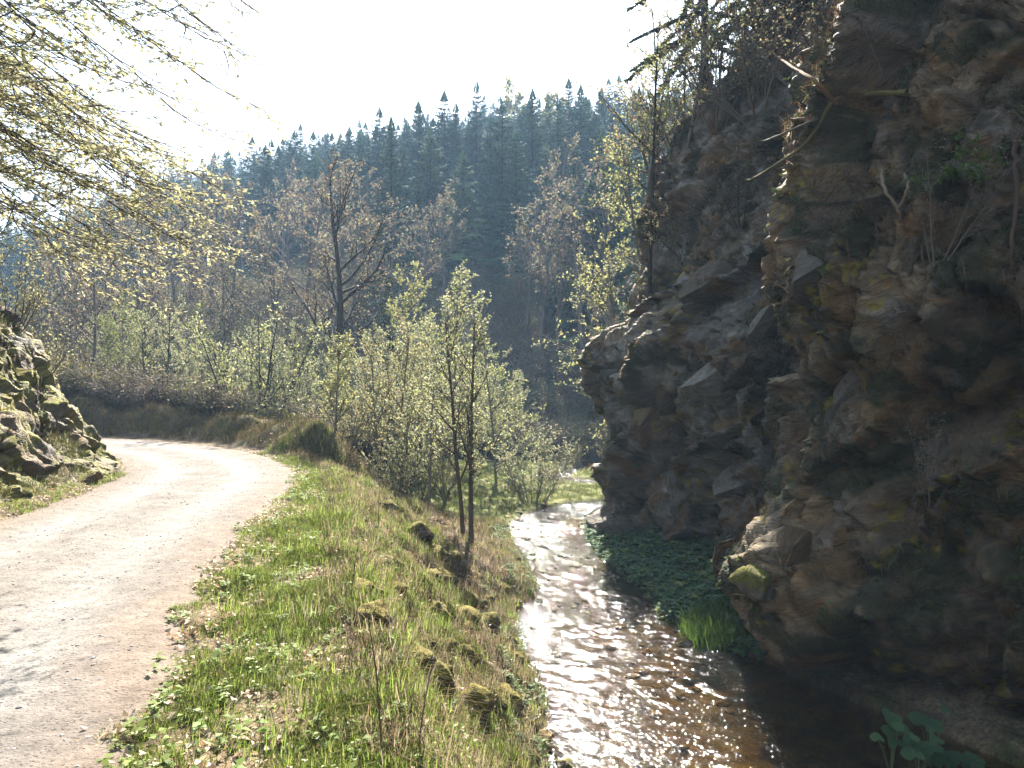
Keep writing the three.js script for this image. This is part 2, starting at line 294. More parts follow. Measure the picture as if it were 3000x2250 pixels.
function cliffAt(a, y) {
  const p = cliffLine.at(a).p, A = cliffLine.at(a - 0.7).p, B = cliffLine.at(a + 0.7).p, tx = B.x - A.x, td = B.z - A.z, l = Math.hypot(tx, td), nx = td / l, nd = -tx / l;
  const side = sm(aCleft - 0.7, aCleft + 0.5, a), inset = lerp(farProfile(y), nearProfile(y), side), dip = lerp(0.62, 1.05, side);
  const wa = a + 0.35 * n2(a * 0.4, y * 0.4), wy = y + 0.3 * n2(a * 0.45 + 7, y * 0.45), u = Math.cos(dip) * wa + Math.sin(dip) * wy, v = -Math.sin(dip) * wa + Math.cos(dip) * wy;
  const c1 = cells(u / 2.7, v / 1.15, 1), c2 = cells(u / 0.95 + 0.2 * n2(a, y), v / 0.42, 2), c3 = cells(u / 0.3 + 0.5 * n2(a * 1.7, y * 1.7), (v + 0.09 * n2(a * 2.6 + 4, y * 2.6)) / 0.15, 3);
  const up = sm(7, 10, y), k1 = 1 - 0.6 * up;
  let o = k1 * (facets(u / 2.7, v / 1.15, 1, 36, (r, dx, dy) => (r(1) - 0.5) * 0.95 + dx * (r(2) - 0.5) * 0.95 + dy * (r(3) - 0.3) * 1.05) - 0.2 * sm(0.05, 0, c1.edge));
  o += facets(u / 0.95 + 0.2 * n2(a, y), v / 0.42, 2, 32, (r, dx, dy) => (r(1) - 0.5) * 0.28 + dx * (r(2) - 0.5) * 0.32 + dy * (r(3) - 0.3) * 0.36) - 0.085 * sm(0.1, 0, c2.edge);
  o += (c3.r(1) - 0.5) * 0.065 + c3.dy * (c3.r(3) - 0.4) * 0.07;
  o += 0.15 * fbm2(a * 0.5, y * 0.5) + 0.012 * n2(u * 1.8, v * 9) + 0.04 * n2(a * 6, y * 6) + 0.025 * n2(a * 13, y * 13);
  const out = o - inset;
  return { p: V(p.x + nx * out, y + 0.06 * n2(a * 2.3, y * 2.3 + 5), -(p.z + nd * out)), n: V(nx, 0, -nd), out, c1, c2, c3, side, u, v, dip };
}
function cliffColour(a, y, k) {
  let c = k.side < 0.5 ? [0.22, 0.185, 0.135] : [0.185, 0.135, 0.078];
  const b = 0.6 + 0.55 * k.c1.r(5) + 0.45 * (k.c2.r(5) - 0.5) + 0.3 * (k.c3.r(5) - 0.5);
  c = c.map((x) => x * b);
  const mix = (m, t) => { c = [lerp(c[0], m[0], t), lerp(c[1], m[1], t), lerp(c[2], m[2], t)]; };
  const f = fbm2(a * 0.9 + 3, y * 0.9 - 8), g = n2(k.u * 0.8, k.v * 7), h = n2(a * 4.3, y * 4.3);
  mix([0.18, 0.103, 0.037], 0.85 * sm(0.08, 0.4, f + 0.12 * g + 0.35 * (k.c2.r(6) - 0.5)));                       // iron stain
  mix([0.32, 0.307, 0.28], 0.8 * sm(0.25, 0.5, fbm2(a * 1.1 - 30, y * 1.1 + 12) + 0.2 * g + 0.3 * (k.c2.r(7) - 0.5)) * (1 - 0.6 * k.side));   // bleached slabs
  mix([0.04, 0.041, 0.013], 0.85 * sm(0.16, 0.32, fbm2(a * 0.8 + 60, y * 0.8) + 0.22 * h + 0.25 * sm(5, 9, y) + 0.14 * k.side));           // moss
  if (h > 0.45 && n2(a * 0.6 + 90, y * 0.5) > 0.36 && y < 4.5) mix([0.28, 0.213, 0.023], 0.85 * sm(0.45, 0.6, h));         // yellow lichen
  mix([0.08, 0.05, 0.028], 0.85 * sm(7, 9, y + h));                                                       // leaf mould on the slope above
  return c;
}
function cliffMesh(a0, a1, st, name, parent) {
  const Y = axis([[-2.7, 7.2, st], [7.2, 20, 0.22]]), K = Math.round((a1 - a0) / st), pos = [], col = [], uv = [], idx = [], W = Y.length;
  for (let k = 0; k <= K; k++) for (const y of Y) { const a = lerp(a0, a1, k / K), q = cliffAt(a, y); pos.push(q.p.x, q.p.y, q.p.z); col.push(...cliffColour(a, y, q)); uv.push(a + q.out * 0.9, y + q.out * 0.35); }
  for (let k = 0; k < K; k++) for (let i = 0; i + 1 < W; i++) { const a = k * W + i; idx.push(a, a + W, a + 1, a + 1, a + W, a + W + 1); }
  const g = new THREE.BufferGeometry();
  g.setAttribute('position', new THREE.Float32BufferAttribute(pos, 3)); g.setAttribute('color', new THREE.Float32BufferAttribute(col, 3)); g.setAttribute('uv', new THREE.Float32BufferAttribute(uv, 2)); g.setIndex(idx); g.computeVertexNormals();
  return part(name, g, M.rock, parent);
}
const farCliff = thing('cliff', 'grey layered cliff beyond the cleft, rising from the stream bend', 'cliff', V(0, 0, 0));
const nearCliff = thing('cliff', 'dark ochre cliff overhanging the water, with roots and moss', 'cliff', V(0, 0, 0));
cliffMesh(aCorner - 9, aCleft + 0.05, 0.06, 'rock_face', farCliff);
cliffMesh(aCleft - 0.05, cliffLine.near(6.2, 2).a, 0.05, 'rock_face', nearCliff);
{                                                                // separate slabs and blocks standing out of the faces
  const r = seeded(77), shapes = [];
  for (let i = 0; i < 9; i++) {
    const pts = [];
    for (let k = 0; k < 22; k++) { const u = unit(r), f = Math.max(Math.abs(u.x), Math.abs(u.y), Math.abs(u.z)); pts.push(V((u.x / f) * (0.8 + 0.2 * r()), (u.y / f) * (0.75 + 0.25 * r()), (u.z / f) * (0.8 + 0.2 * r())).multiplyScalar(0.5)); }
    const g = new ConvexGeometry(pts), p = g.attributes.position, uv = new Float32Array(p.count * 2);
    for (let k = 0; k < p.count; k++) uv.set([2 * (p.getX(k) + p.getZ(k) * 0.6), p.getY(k) + p.getZ(k) * 0.4], k * 2);
    g.setAttribute('uv', new THREE.BufferAttribute(uv, 2)); shapes.push(g);
  }
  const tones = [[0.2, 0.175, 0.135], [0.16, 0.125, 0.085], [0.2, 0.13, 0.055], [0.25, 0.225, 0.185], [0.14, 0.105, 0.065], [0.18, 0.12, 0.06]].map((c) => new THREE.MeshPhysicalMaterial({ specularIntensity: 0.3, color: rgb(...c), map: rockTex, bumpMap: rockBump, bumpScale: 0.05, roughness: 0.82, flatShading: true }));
  const face = (px, py) => { for (let d = 5; d < 24; d += 0.04) { const x = atPixel(px, d), y = EYE + ((830 - py) / 1722) * d, a = cliffLine.near(x, d).a, k = cliffAt(a, y); if (V(x, y, -d).sub(k.p).dot(k.n) < 0.03) return { k, p: V(x, y, -d) }; } return null; };
  for (const [px, py, L, thick, turn, tone] of [[1545, 790, 2.3, 0.8, 0.7, 3], [1620, 720, 1.5, 0.6, 0.8, 0], [1600, 935, 1.7, 0.6, 0.15, 2], [1470, 1065, 1.3, 0.55, 0.5, 0], [1575, 1045, 1.5, 0.6, 0.55, 3], [1425, 840, 1.3, 0.5, 1.2, 5], [1380, 930, 1.0, 0.5, 1.4, 2], [1715, 610, 0.9, 0.4, 0.7, 0], [1690, 1200, 0.8, 0.4, 1.3, 5], [1830, 830, 0.8, 0.5, 0.9, 0], [1900, 730, 0.9, 0.5, 1.2, 2], [1960, 560, 0.8, 0.4, 1.3, 1], [2060, 500, 0.7, 0.4, 1.0, 5], [2000, 1150, 0.9, 0.6, 0.9, 5], [2120, 820, 0.8, 0.6, 0.6, 2], [1500, 620, 1.6, 0.5, 0.5, 1], [1460, 480, 1.4, 0.5, 0.9, 1]]) {
    const f = face(px, py); if (!f) continue;
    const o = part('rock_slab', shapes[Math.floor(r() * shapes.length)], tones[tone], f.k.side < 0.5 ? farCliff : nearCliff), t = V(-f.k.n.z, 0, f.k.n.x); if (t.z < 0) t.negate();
    const along = t.multiplyScalar(Math.cos(turn)).add(V(0, Math.sin(turn), 0)), nn = f.k.n.clone().applyAxisAngle(along, -0.35), thin = V(0, 0, 0).crossVectors(nn, along).normalize();
    o.matrix.makeBasis(along, thin, nn); o.quaternion.setFromRotationMatrix(o.matrix); o.scale.set(L, thick, L * 0.5); o.position.copy(f.p).addScaledVector(f.k.n, -0.2 * L);
  }
  for (let i = 0; i < 70; i++) {
    const a = lerp(aCorner - 1.2, cliffLine.near(5.9, 5).a, r()), y = lerp(-2.2, 7, Math.pow(r(), 1.25)), k = cliffAt(a, y), big = Math.pow(r(), 2.4);
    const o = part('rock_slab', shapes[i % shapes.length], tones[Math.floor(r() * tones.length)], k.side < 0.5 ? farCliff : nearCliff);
    const t = V(-k.n.z, 0, k.n.x), e = k.dip + (r() - 0.5) * 0.35, along = t.clone().multiplyScalar(t.z > 0 ? Math.cos(e) : -Math.cos(e)).add(V(0, Math.sin(e), 0)), nn = k.n.clone(), thin = nn.clone().cross(along).normalize();
    nn.applyAxisAngle(along, (r() - 0.5) * 0.7); thin.applyAxisAngle(along, 0).crossVectors(nn, along).normalize();
    o.matrix.makeBasis(along, thin, nn); o.quaternion.setFromRotationMatrix(o.matrix);
    const L = 0.2 + 0.5 * big;
    o.scale.set(L, L * (0.22 + 0.3 * r()), L * (0.4 + 0.35 * r())); o.position.copy(k.p).addScaledVector(k.n, -0.06 - 0.12 * L);
  }
}
// ---------------------------------------------------------------- tree builders
const BARK = { grey: [0.1, 0.087, 0.07], brown: [0.08, 0.06, 0.041], dark: [0.033, 0.027, 0.02], olive: [0.127, 0.113, 0.073], purple: [0.107, 0.083, 0.073] };
function deciduous(seed, o) {
  const r = seeded(seed), wood = new Buf(), crown = new Buf(), max = o.kids.length;
  const side = V(0, 0, 0);
  function grow(p, dir, len, rad_, level) {
    const n = level === 0 ? 9 : level === 1 ? 6 : level === 2 ? 4 : 3, pts = [p.clone()], rads = [rad_], d = dir.clone();
    const endR = level === 0 ? rad_ * 0.25 : rad_ * 0.35;
    for (let k = 1; k <= n; k++) {
      d.addScaledVector(unit(r), o.wobble[Math.min(level, o.wobble.length - 1)]); d.y += o.up[Math.min(level, o.up.length - 1)] / n; d.normalize();
      pts.push(pts[k - 1].clone().addScaledVector(d, len / n)); rads.push(lerp(rad_, endR, k / n));
    }
    wood.tube(pts, rads, level === 0 ? 8 : level === 1 ? 5 : 3, vary(o.bark, r, 0.15));
    const pointAt = (f) => { const x = f * n, i = Math.min(n - 1, Math.floor(x)); return { p: pts[i].clone().lerp(pts[i + 1], x - i), d: pts[i + 1].clone().sub(pts[i]).normalize(), r: lerp(rads[i], rads[i + 1], x - i) }; };
    if (level < max) {
      const [count, ratio, from, angle] = o.kids[level];
      const m = Math.max(1, Math.round(count * (0.75 + 0.5 * r())));
      for (let k = 0; k < m; k++) {
        const f = from + (1 - from) * ((k + 0.2 + 0.7 * r()) / m), q = pointAt(Math.min(0.99, f)), axis_ = unit(r).cross(q.d).normalize(), a = rad(angle * (0.7 + 0.6 * r()));
        const cd = q.d.clone().multiplyScalar(Math.cos(a)).addScaledVector(axis_, Math.sin(a)).normalize();
        const shape = level === 0 ? (o.shape ? o.shape(f) : 1 - 0.65 * f) : 1 - 0.5 * f;
        grow(q.p, cd, len * ratio * shape * (0.7 + 0.6 * r()), Math.max(o.minR, q.r * 0.62), level + 1);
      }
    }
    if (level >= max - 1 && o.leaves) {
      const m = Math.round(o.leaves * len * (level === max ? 1 : 0.5) * (0.6 + 0.8 * r()));
      for (let k = 0; k < m; k++) {
        const q = pointAt(0.15 + 0.84 * r()), ld = q.d.clone().multiplyScalar(0.6).add(unit(r)).normalize();
        side.copy(unit(r)).cross(ld).normalize();
        const L = o.leafSize * (0.6 + 0.8 * r());
        crown.leaf(q.p, ld, side, L, L * 0.62, vary(r() < (o.second ?? 0) ? o.leafB : o.leafColour, r, 0.28, 0.1));
      }
    }
  }
  for (let s = 0; s < (o.stems ?? 1); s++) {
    const a = (s / (o.stems ?? 1)) * 6.283 + r(), lean = o.lean ?? 0.05, off = o.stems > 1 ? o.gap ?? 0.1 : 0;
    grow(V(Math.cos(a) * off, -0.25, Math.sin(a) * off), V(Math.cos(a) * lean, 1, Math.sin(a) * lean).normalize(), o.h * (s ? 0.75 + 0.3 * r() : 1), o.r * (s ? 0.7 + 0.3 * r() : 1), 0);
  }
  return { wood: wood.geo(), crown: o.leaves ? crown.geo() : null };
}
function spruce(seed, o) {
  const r = seeded(seed), wood = new Buf(), crown = new Buf(), up = V(0, 1, 0), pts = [], rads = [];
  for (let k = 0; k <= 6; k++) { pts.push(V(0.03 * o.h * 0.1 * (r() - 0.5), -0.4 + (o.h + 0.4) * (k / 6), 0.03 * o.h * 0.1 * (r() - 0.5))); rads.push(o.h * (o.thick ?? 0.011) * (1 - 0.93 * (k / 6))); }
  wood.tube(pts, rads, 6, o.bark ?? BARK.dark);
  const y0 = o.h * o.from, levels = o.levels;
  for (let l = 0; l < levels; l++) {
    const t = l / levels, y = lerp(y0, o.h * 0.985, Math.pow(t, 0.92)), n = Math.round(o.per * (0.7 + 0.5 * r()));
    for (let b = 0; b < n; b++) {
      if (o.gappy && r() < o.gappy) continue;
      const a = r() * 6.283, L = (o.spread * Math.pow(1 - t, 0.85) + 0.015 * o.h) * (0.6 + 0.6 * r()) * (o.from > 0.3 ? 0.55 + 0.45 * sm(0, 0.25, t) : 1), dir = V(Math.cos(a), 0, Math.sin(a)), sd = V(-dir.z, 0, dir.x), rise = lerp(-0.3, 0.45, t) + 0.2 * (r() - 0.5), ns = o.segs;
      const spine = [];
      for (let k = 0; k <= ns; k++) { const f = k / ns; spine.push(V(dir.x * L * f, y + rise * L * f - 0.35 * L * f * f * (1 - t) + 0.12 * L * f * f * f, dir.z * L * f)); }
      if (o.spines) wood.tube(spine, spine.map((_, k) => 0.012 * L * (1 - (0.8 * k) / ns) + 0.004), 3, o.bark ?? BARK.dark);
      for (let k = 0; k < ns; k++) {
        const A = spine[k], B = spine[k + 1], w = L * (0.2 + 0.16 * Math.sin(((k + 0.7) / ns) * 3.14)) * (o.fan ?? 1), c = vary(o.colour, r, 0.3, 0.08);
        for (const s of [-1, 1]) for (let m = 0; m < o.fine; m++) {
          const f = (m + 0.5 * r()) / o.fine, base = A.clone().lerp(B, f), end = base.clone().addScaledVector(sd, s * w * (0.6 + 0.7 * r())).addScaledVector(dir, w * (0.4 + 0.5 * r())), dr = -w * (0.15 + 0.45 * r());
          end.y += dr; const base2 = A.clone().lerp(B, Math.min(1, f + 0.9 / o.fine)); base2.y -= 0.04 * L;
          const nn = V(s * 0.2 * sd.x, 1, s * 0.2 * sd.z).normalize();
          crown.tri(base, end, base2, c, nn);
        }
        const dn = A.clone().lerp(B, 0.5); dn.y -= w * (0.5 + 0.6 * r());
        crown.tri(A, dn, B, c, sd);
      }
    }
  }
  const tip = V(0, o.h * 1.01, 0); for (let k = 0; k < 5; k++) { const a = k * 1.26; crown.tri(tip, V(Math.cos(a) * 0.02 * o.h, o.h * 0.94, Math.sin(a) * 0.02 * o.h), V(Math.cos(a + 1) * 0.02 * o.h, o.h * 0.94, Math.sin(a + 1) * 0.02 * o.h), o.colour, up); }
  return { wood: wood.geo(), crown: crown.geo() };
}
function plant(name, made, label, category, p, turn, group, crownMat = M.leaf, woodMat = M.bark, trunkName = 'trunk') {
  const t = thing(name, label, category, p, turn, group);
  part(trunkName, made.wood, woodMat, t);
  if (made.crown) part('crown', made.crown, crownMat, t);
  return t;
}
const LEAF = { fresh: [0.22, 0.24, 0.08], pale: [0.29, 0.28, 0.165], yellow: [0.28, 0.265, 0.12], dull: [0.16, 0.153, 0.08], bud: [0.173, 0.127, 0.08], deep: [0.033, 0.06, 0.017] };
const NEEDLE = { blue: [0.042, 0.08, 0.045], green: [0.07, 0.105, 0.04], light: [0.113, 0.133, 0.047] };

// ---------------------------------------------------------------- forest on the far hill
{
  const r = seeded(404), kinds = [];
  for (let k = 0; k < 5; k++) kinds.push(spruce(500 + k, { h: 1, from: 0.06 + 0.05 * (k % 3), spread: [0.15, 0.13, 0.17, 0.14, 0.12][k], levels: 30 + 2 * k, per: 7, segs: 3, fine: 2, colour: k === 2 ? NEEDLE.green : NEEDLE.blue, fan: 1.1 }));
  const zone = (px) => px < 480 ? 'above the rocky outcrop' : px < 640 ? 'above the goblet shrub' : px < 780 ? 'above the crooked dark tree' : px < 930 ? 'above the green conifer' : px < 1080 ? 'above the twin stems' : px < 1240 ? 'above the dark valley' : 'beside the cliff', tallness = (k) => k < 0.33 ? 'short' : k < 0.67 ? 'middling' : 'tall';
  const protos = kinds.map((m) => { const g = new THREE.Group(); g.name = 'spruce_tree'; part('trunk', m.wood, M.twig, g); part('crown', m.crown, M.farNeedle, g); g.userData.category = 'tree'; return g; });
  const put = (x, d, h, label, group) => copyOf(protos[Math.floor(r() * protos.length)], gpos(x, d, -0.3), r() * 6.28, V(h * (0.95 + 0.5 * r()), h, h * (0.95 + 0.5 * r())), label, group);
  for (let row = 0; row < 3; row++) for (let k = 0; k < 44; k++) { const px = 262 + k * 26 + 20 * (r() - 0.5), d = 226 - row * 8 + 6 * (r() - 0.5); if (px < 1420) { const q = r(); put(atPixel(px, d), d, 10 + 7 * q, `${tallness(q)} dark spruce in the ${['rear', 'middle', 'front'][row]} skyline row, ${zone(px)}`, 'spruces along the skyline of the far hill'); } }
  for (const [d, n, h] of [[192, 24, 15], [172, 22, 15], [152, 20, 16], [132, 18, 16], [114, 16, 16], [96, 14, 16]])
    for (let k = 0; k < n; k++) { const dd = d + 9 * (r() - 0.5), px = 330 + ((1400 - 330) * (k + r() * 0.9)) / n; if (px < 540 && d < 110) continue; const q = r(); put(atPixel(px, dd), dd, h * (0.7 + 0.5 * q), `${tallness(q)} blue-green spruce ${d > 175 ? 'high' : d > 145 ? 'above halfway' : d > 115 ? 'below halfway' : 'low'} on the far hill, ${zone(px)}`, 'spruces on the slope of the far hill'); }
  {                                                              // the wood between them, which reads as one mass
    const lists = kinds.map(() => []);
    for (let k = 0; k < 2800; k++) {
      const d = 88 + 150 * r(), px = -500 + 2700 * r(), x = atPixel(px, d);
      if (px < 560 && d < 104) continue;
      const h = 6 + 11 * r(), w = h * (0.95 + 0.5 * r());
      lists[Math.floor(r() * kinds.length)].push(new THREE.Matrix4().compose(gpos(x, d, -0.3), new THREE.Quaternion().setFromAxisAngle(V(0, 1, 0), r() * 6.28), V(w, h, w)));
    }
    kinds.forEach((m, i) => { const o = new THREE.InstancedMesh(m.crown, M.farNeedle, lists[i].length); lists[i].forEach((q, k) => { o.setMatrixAt(k, q); const f = 0.7 + 0.9 * r() * r(), g = r() < 0.12 ? 1.5 : 1; o.setColorAt(k, rgb(f * g, f * (1 + 0.3 * (g - 1)), f * 0.95)); }); o.name = numbered('spruce_forest'); tag(o, 'dense spruce wood covering the far hill', 'forest', null, 'stuff'); o.castShadow = o.receiveShadow = true; scene.add(o); });
  }
  for (const [px, d, h] of [[845, 66, 16.5], [930, 78, 15], [1000, 74, 13], [1115, 70, 14.5], [1180, 76, 13], [1060, 84, 15.5], [780, 84, 15], [1240, 68, 14], [1300, 62, 15], [1345, 58, 15], [1280, 54, 12.5], [1395, 64, 15], [1215, 58, 11], [905, 88, 18], [960, 92, 19], [1030, 96, 20], [1085, 78, 17], [1150, 88, 18], [1205, 84, 17], [820, 96, 18], [870, 74, 14], [1255, 90, 18]])
    put(atPixel(px, d), d, h, `large spruce at the foot of the far slope, ${zone(px)}`, 'spruces at the foot of the far hill');
  for (const [px, d, h] of [[1265, 56, 11], [1290, 54, 12], [1312, 58, 14], [1335, 54, 13], [1360, 56, 15], [1390, 52, 14], [1235, 60, 11]]) put(atPixel(px, d), d, h, `shaded spruce in the dark valley, ${px < 1275 ? 'nearest the meadow' : px < 1320 ? 'in the middle' : 'against the cliff'}, ${h > 13.5 ? 'tall' : h > 11.5 ? 'middling' : 'short'}`, 'spruces in the dark valley');
}
{                                                                // leafless and budding trees between the meadow and the spruces
  const r = seeded(91), bare = [];
  for (let k = 0; k < 4; k++) bare.push(deciduous(700 + k, { h: 11, r: 0.16, bark: k % 2 ? BARK.purple : BARK.grey, kids: [[13, 0.42, 0.28, 48], [7, 0.5, 0.2, 42], [5, 0.5, 0.15, 40]], wobble: [0.06, 0.14, 0.2, 0.2], up: [0.15, 0.35, 0.3, 0.2], minR: 0.012, leaves: 5, leafSize: 0.16, leafColour: LEAF.bud, leafB: LEAF.dull, second: 0.4 }));
  const protos = bare.map((m) => { const g = new THREE.Group(); g.name = 'bare_tree'; part('trunk', m.wood, M.twig, g); part('crown', m.crown, M.leaf, g); g.userData.category = 'tree'; return g; });
  const put = (px, d, s, label, group) => copyOf(protos[Math.floor(r() * 4)], gpos(atPixel(px, d), d), r() * 6.28, s, label, group);
  for (const [px, d, s] of [[500, 52, 0.9], [530, 82, 0.95], [610, 80, 0.95], [700, 86, 0.95], [300, 92, 1], [840, 56, 0.9], [900, 60, 0.95], [960, 64, 0.9], [585, 48, 0.9], [620, 66, 0.95], [655, 56, 1.1], [690, 72, 1.0], [735, 60, 1.05], [770, 52, 0.9], [470, 66, 1.0], [800, 66, 1.0], [720, 48, 0.85]]) put(px, d, s, `brown leafless tree ${d > 80 ? 'up on the lower hill' : d > 58 ? 'at the hill foot' : 'just behind the thicket'}, ${px < 480 ? 'above the small dark spruce' : px < 640 ? 'behind the goblet shrub' : px < 780 ? 'behind the crooked tree' : 'behind the yellowish spring tree'}`, 'leafless trees at the hill foot above the track bend');
  for (const [px, d, s] of [[1165, 54, 0.95], [1205, 52, 0.8], [1235, 58, 1.15], [1265, 50, 1.0], [1300, 44, 0.8], [1330, 52, 1.0], [1185, 64, 1.2], [1140, 56, 0.9]]) put(px, d, s, `${s > 1.05 ? 'tall' : s > 0.93 ? 'middling' : 'small'} grey leafless tree in the dark valley, ${px < 1190 ? 'nearest the conical light green tree' : px < 1250 ? 'above the rounded shrub' : 'nearest the cliff'}, ${d > 51 ? 'rear' : 'front'} rank`, 'leafless trees in the dark valley beside the cliff');
  for (const [px, d, s] of [[205, 33, 0.55], [180, 46, 0.8], [230, 52, 0.9], [275, 58, 1], [330, 50, 0.85], [420, 60, 1], [365, 66, 1.05], [455, 54, 0.9], [490, 44, 0.7], [150, 54, 0.9], [255, 38, 0.62], [300, 44, 0.75], [160, 36, 0.55], [345, 40, 0.6], [400, 46, 0.7], [440, 42, 0.6], [110, 40, 0.6], [380, 56, 0.8]]) put(px, d, s, `low brown leafless tree ${d > 50 ? 'far up' : d > 41 ? 'halfway up' : 'low down'} the slope behind the outcrop, ${px < 220 ? 'nearest the rocks' : px < 340 ? 'towards the dark upright stem' : 'towards the goblet shrub'}`, 'leafless trees on the slope behind the outcrop');
}
for (const [px, d, h, k] of [[1098, 132, 17, 0], [1195, 128, 16, 1], [560, 150, 13, 0]]) {
  const m = deciduous(820 + k, { h: h, r: 0.2, bark: BARK.grey, kids: [[14, 0.45, 0.3, 45], [8, 0.5, 0.2, 42]], wobble: [0.05, 0.15, 0.2], up: [0.1, 0.3, 0.2], minR: 0.03, leaves: 11, leafSize: 0.6, leafColour: LEAF.yellow, leafB: LEAF.dull, second: 0.3 });
  plant('birch_tree', m, ['yellow-green leafing tree in the spruces, nearer the bare slope', 'yellow-green leafing tree in the spruces, nearer the cliff', 'yellow leafing tree near the end of the skyline'][px === 560 ? 2 : k], 'tree', gpos(atPixel(px, d), d), k * 2);
}

// ---------------------------------------------------------------- trees and shrubs of the middle distance
{
  const tall = deciduous(31, { h: 12.5, r: 0.24, bark: BARK.dark, kids: [[15, 0.36, 0.3, 60], [8, 0.5, 0.2, 45], [6, 0.5, 0.15, 42]], wobble: [0.13, 0.22, 0.26, 0.25], up: [0.1, 0.3, 0.3, 0.2], minR: 0.01, leaves: 6, leafSize: 0.1, leafColour: LEAF.bud, leafB: LEAF.dull, second: 0.3, shape: (f) => 1.1 - 0.7 * f });
  plant('oak_tree', tall, 'tall dark crooked tree, almost leafless, at the end of the mossy bank', 'tree', gpos(atPixel(718, 36), 36), 0.4);
  const young = (seed, h, o = {}) => deciduous(seed, { h: h * 0.8, r: 0.006 * h + 0.016, bark: BARK.olive, kids: [[20, 0.32, 0.2, 42], [6, 0.5, 0.15, 40], [4, 0.5, 0.1, 40]], wobble: [0.035, 0.1, 0.16, 0.2], up: [0.12, 0.45, 0.35, 0.2], minR: 0.0045, leaves: 28, leafSize: 0.052, leafColour: LEAF.pale, leafB: LEAF.fresh, second: 0.35, shape: (f) => 1.1 - 0.6 * f, ...o });
  const put = (name, made, label, px, d, turn = 0, cat = 'tree', lift = 0) => plant(name, made, label, cat, gpos(atPixel(px, d), d, lift), turn, null, M.leaf, M.bark, 'trunk');
  put('young_tree', young(41, 5.6, { stems: 2, gap: 0.07, lean: 0.03, bark: BARK.brown, r: 0.055, leaves: 22, leafSize: 0.048, kids: [[20, 0.25, 0.28, 40], [6, 0.5, 0.15, 40], [4, 0.5, 0.1, 40]] }), 'slender twin-stemmed young tree on the bank beside the stream', 1010, 15.2, 0.9);
  put('young_tree', young(42, 5.4, { leafB: LEAF.bud, leafColour: LEAF.yellow, stems: 2, gap: 0.15 }), 'thin budding tree with reddish twigs below the track verge', 838, 20, 1);
  put('young_tree', young(43, 4.6), 'thin pale young tree between the budding tree and the twin stems', 925, 19, 2);
  put('young_tree', young(44, 4.2), 'low pale sapling at the end of the mossy bank', 760, 23, 3);
  put('young_tree', young(45, 8.5, { leaves: 30, leafSize: 0.075 }), 'airy light green tree behind the twin stems', 985, 27, 4);
  put('young_tree', young(46, 9.5, { leaves: 30, leafSize: 0.08, leafColour: LEAF.yellow }), 'large yellowish spring tree in front of the spruces', 880, 33, 5);
  put('young_tree', young(47, 6.5, { stems: 2, gap: 0.3 }), 'pale green tree in the thicket beyond the mossy bank', 660, 31, 6);
  put('young_tree', young(48, 5.6, { stems: 3, gap: 0.4, bark: BARK.dark }), 'leafing tree with dark upright stem beyond the bend', 335, 31, 7);
  put('young_tree', young(49, 5.4, { stems: 2, gap: 0.3, leafColour: LEAF.fresh }), 'light green tree nearest the outcrop beyond the bend', 255, 32, 8);
  put('young_tree', young(50, 7, { leaves: 18 }), 'hazy pale tree behind the goblet shrub', 600, 40, 9);
  put('young_tree', young(51, 7, { leaves: 18, leafColour: LEAF.dull }), 'grey-green tree behind the small dark spruce', 440, 40, 10);
  put('young_tree', young(52, 3.4), 'short leafy sapling on the slope beside the budding tree', 880, 17.5, 11);
  put('young_tree', young(53, 3.1, { leafColour: LEAF.yellow }), 'short yellowish sapling near the end of the track verge', 722, 18.6, 12);
  const extra = [];
  for (const k of [81, 82, 83]) { const m = young(k, 5, { stems: k - 80, gap: 0.35, lean: 0.12 }), g = new THREE.Group(); g.name = 'thicket_tree'; part('trunk', m.wood, M.twig, g); part('crown', m.crown, M.leaf, g); g.userData.category = 'tree'; extra.push(g); }
  [[500, 33, 1], [430, 34, 0.9], [390, 36, 1.1], [300, 36, 1], [215, 35, 0.9], [700, 29, 0.9], [745, 33, 1.2], [800, 29, 1], [850, 27, 1.1], [905, 30, 1.1], [950, 34, 1.3], [1010, 32, 1.1], [1045, 36, 1.2], [640, 36, 1.1], [570, 37, 1.2], [780, 40, 1.3], [690, 42, 1.3], [1090, 38, 1.0], [960, 21.5, 0.7], [870, 23, 0.85]].forEach(([px, d, s], i) => copyOf(extra[i % 3], gpos(atPixel(px, d), d), i * 1.7, s, `${['single', 'two', 'three'][i % 3]}-stemmed pale leafing tree ${d < 25 ? 'low on the slope' : d < 33 ? 'in the front of the thicket' : d < 38 ? 'deep in the thicket' : 'at the back of the thicket'}, ${px < 350 ? 'by the outcrop' : px < 520 ? 'by the small spruces' : px < 660 ? 'by the goblet shrub' : px < 790 ? 'under the crooked tree' : px < 930 ? 'by the budding tree' : 'behind the twin stems'}`, 'thicket trees between the bank and the meadow'));
  put('young_tree', young(84, 6.4, { leaves: 26, leafSize: 0.06, leafColour: LEAF.fresh, leafB: LEAF.pale, kids: [[34, 0.34, 0.12, 62], [6, 0.5, 0.15, 40], [4, 0.5, 0.1, 40]], up: [0.12, 0.15, 0.2, 0.1], shape: (f) => 1.25 - 1.05 * f }), 'conical light green tree at the back of the meadow, behind the twin stems', 1072, 26.5, 2);
  const larch2 = spruce(62, { h: 9, from: 0.08, spread: 2.0, levels: 44, per: 7, segs: 4, fine: 3, colour: [0.037, 0.057, 0.02], fan: 0.8, spines: true, gappy: 0.1 });
  plant('larch_tree', larch2, 'dark green conifer beside the crooked tree', 'tree', gpos(atPixel(842, 42), 42), 1, null, M.needle);
  const sap = spruce(63, { h: 2.7, from: 0.05, spread: 1.25, levels: 15, per: 6, segs: 4, fine: 3, colour: [0.02, 0.041, 0.02], fan: 0.8, spines: true });
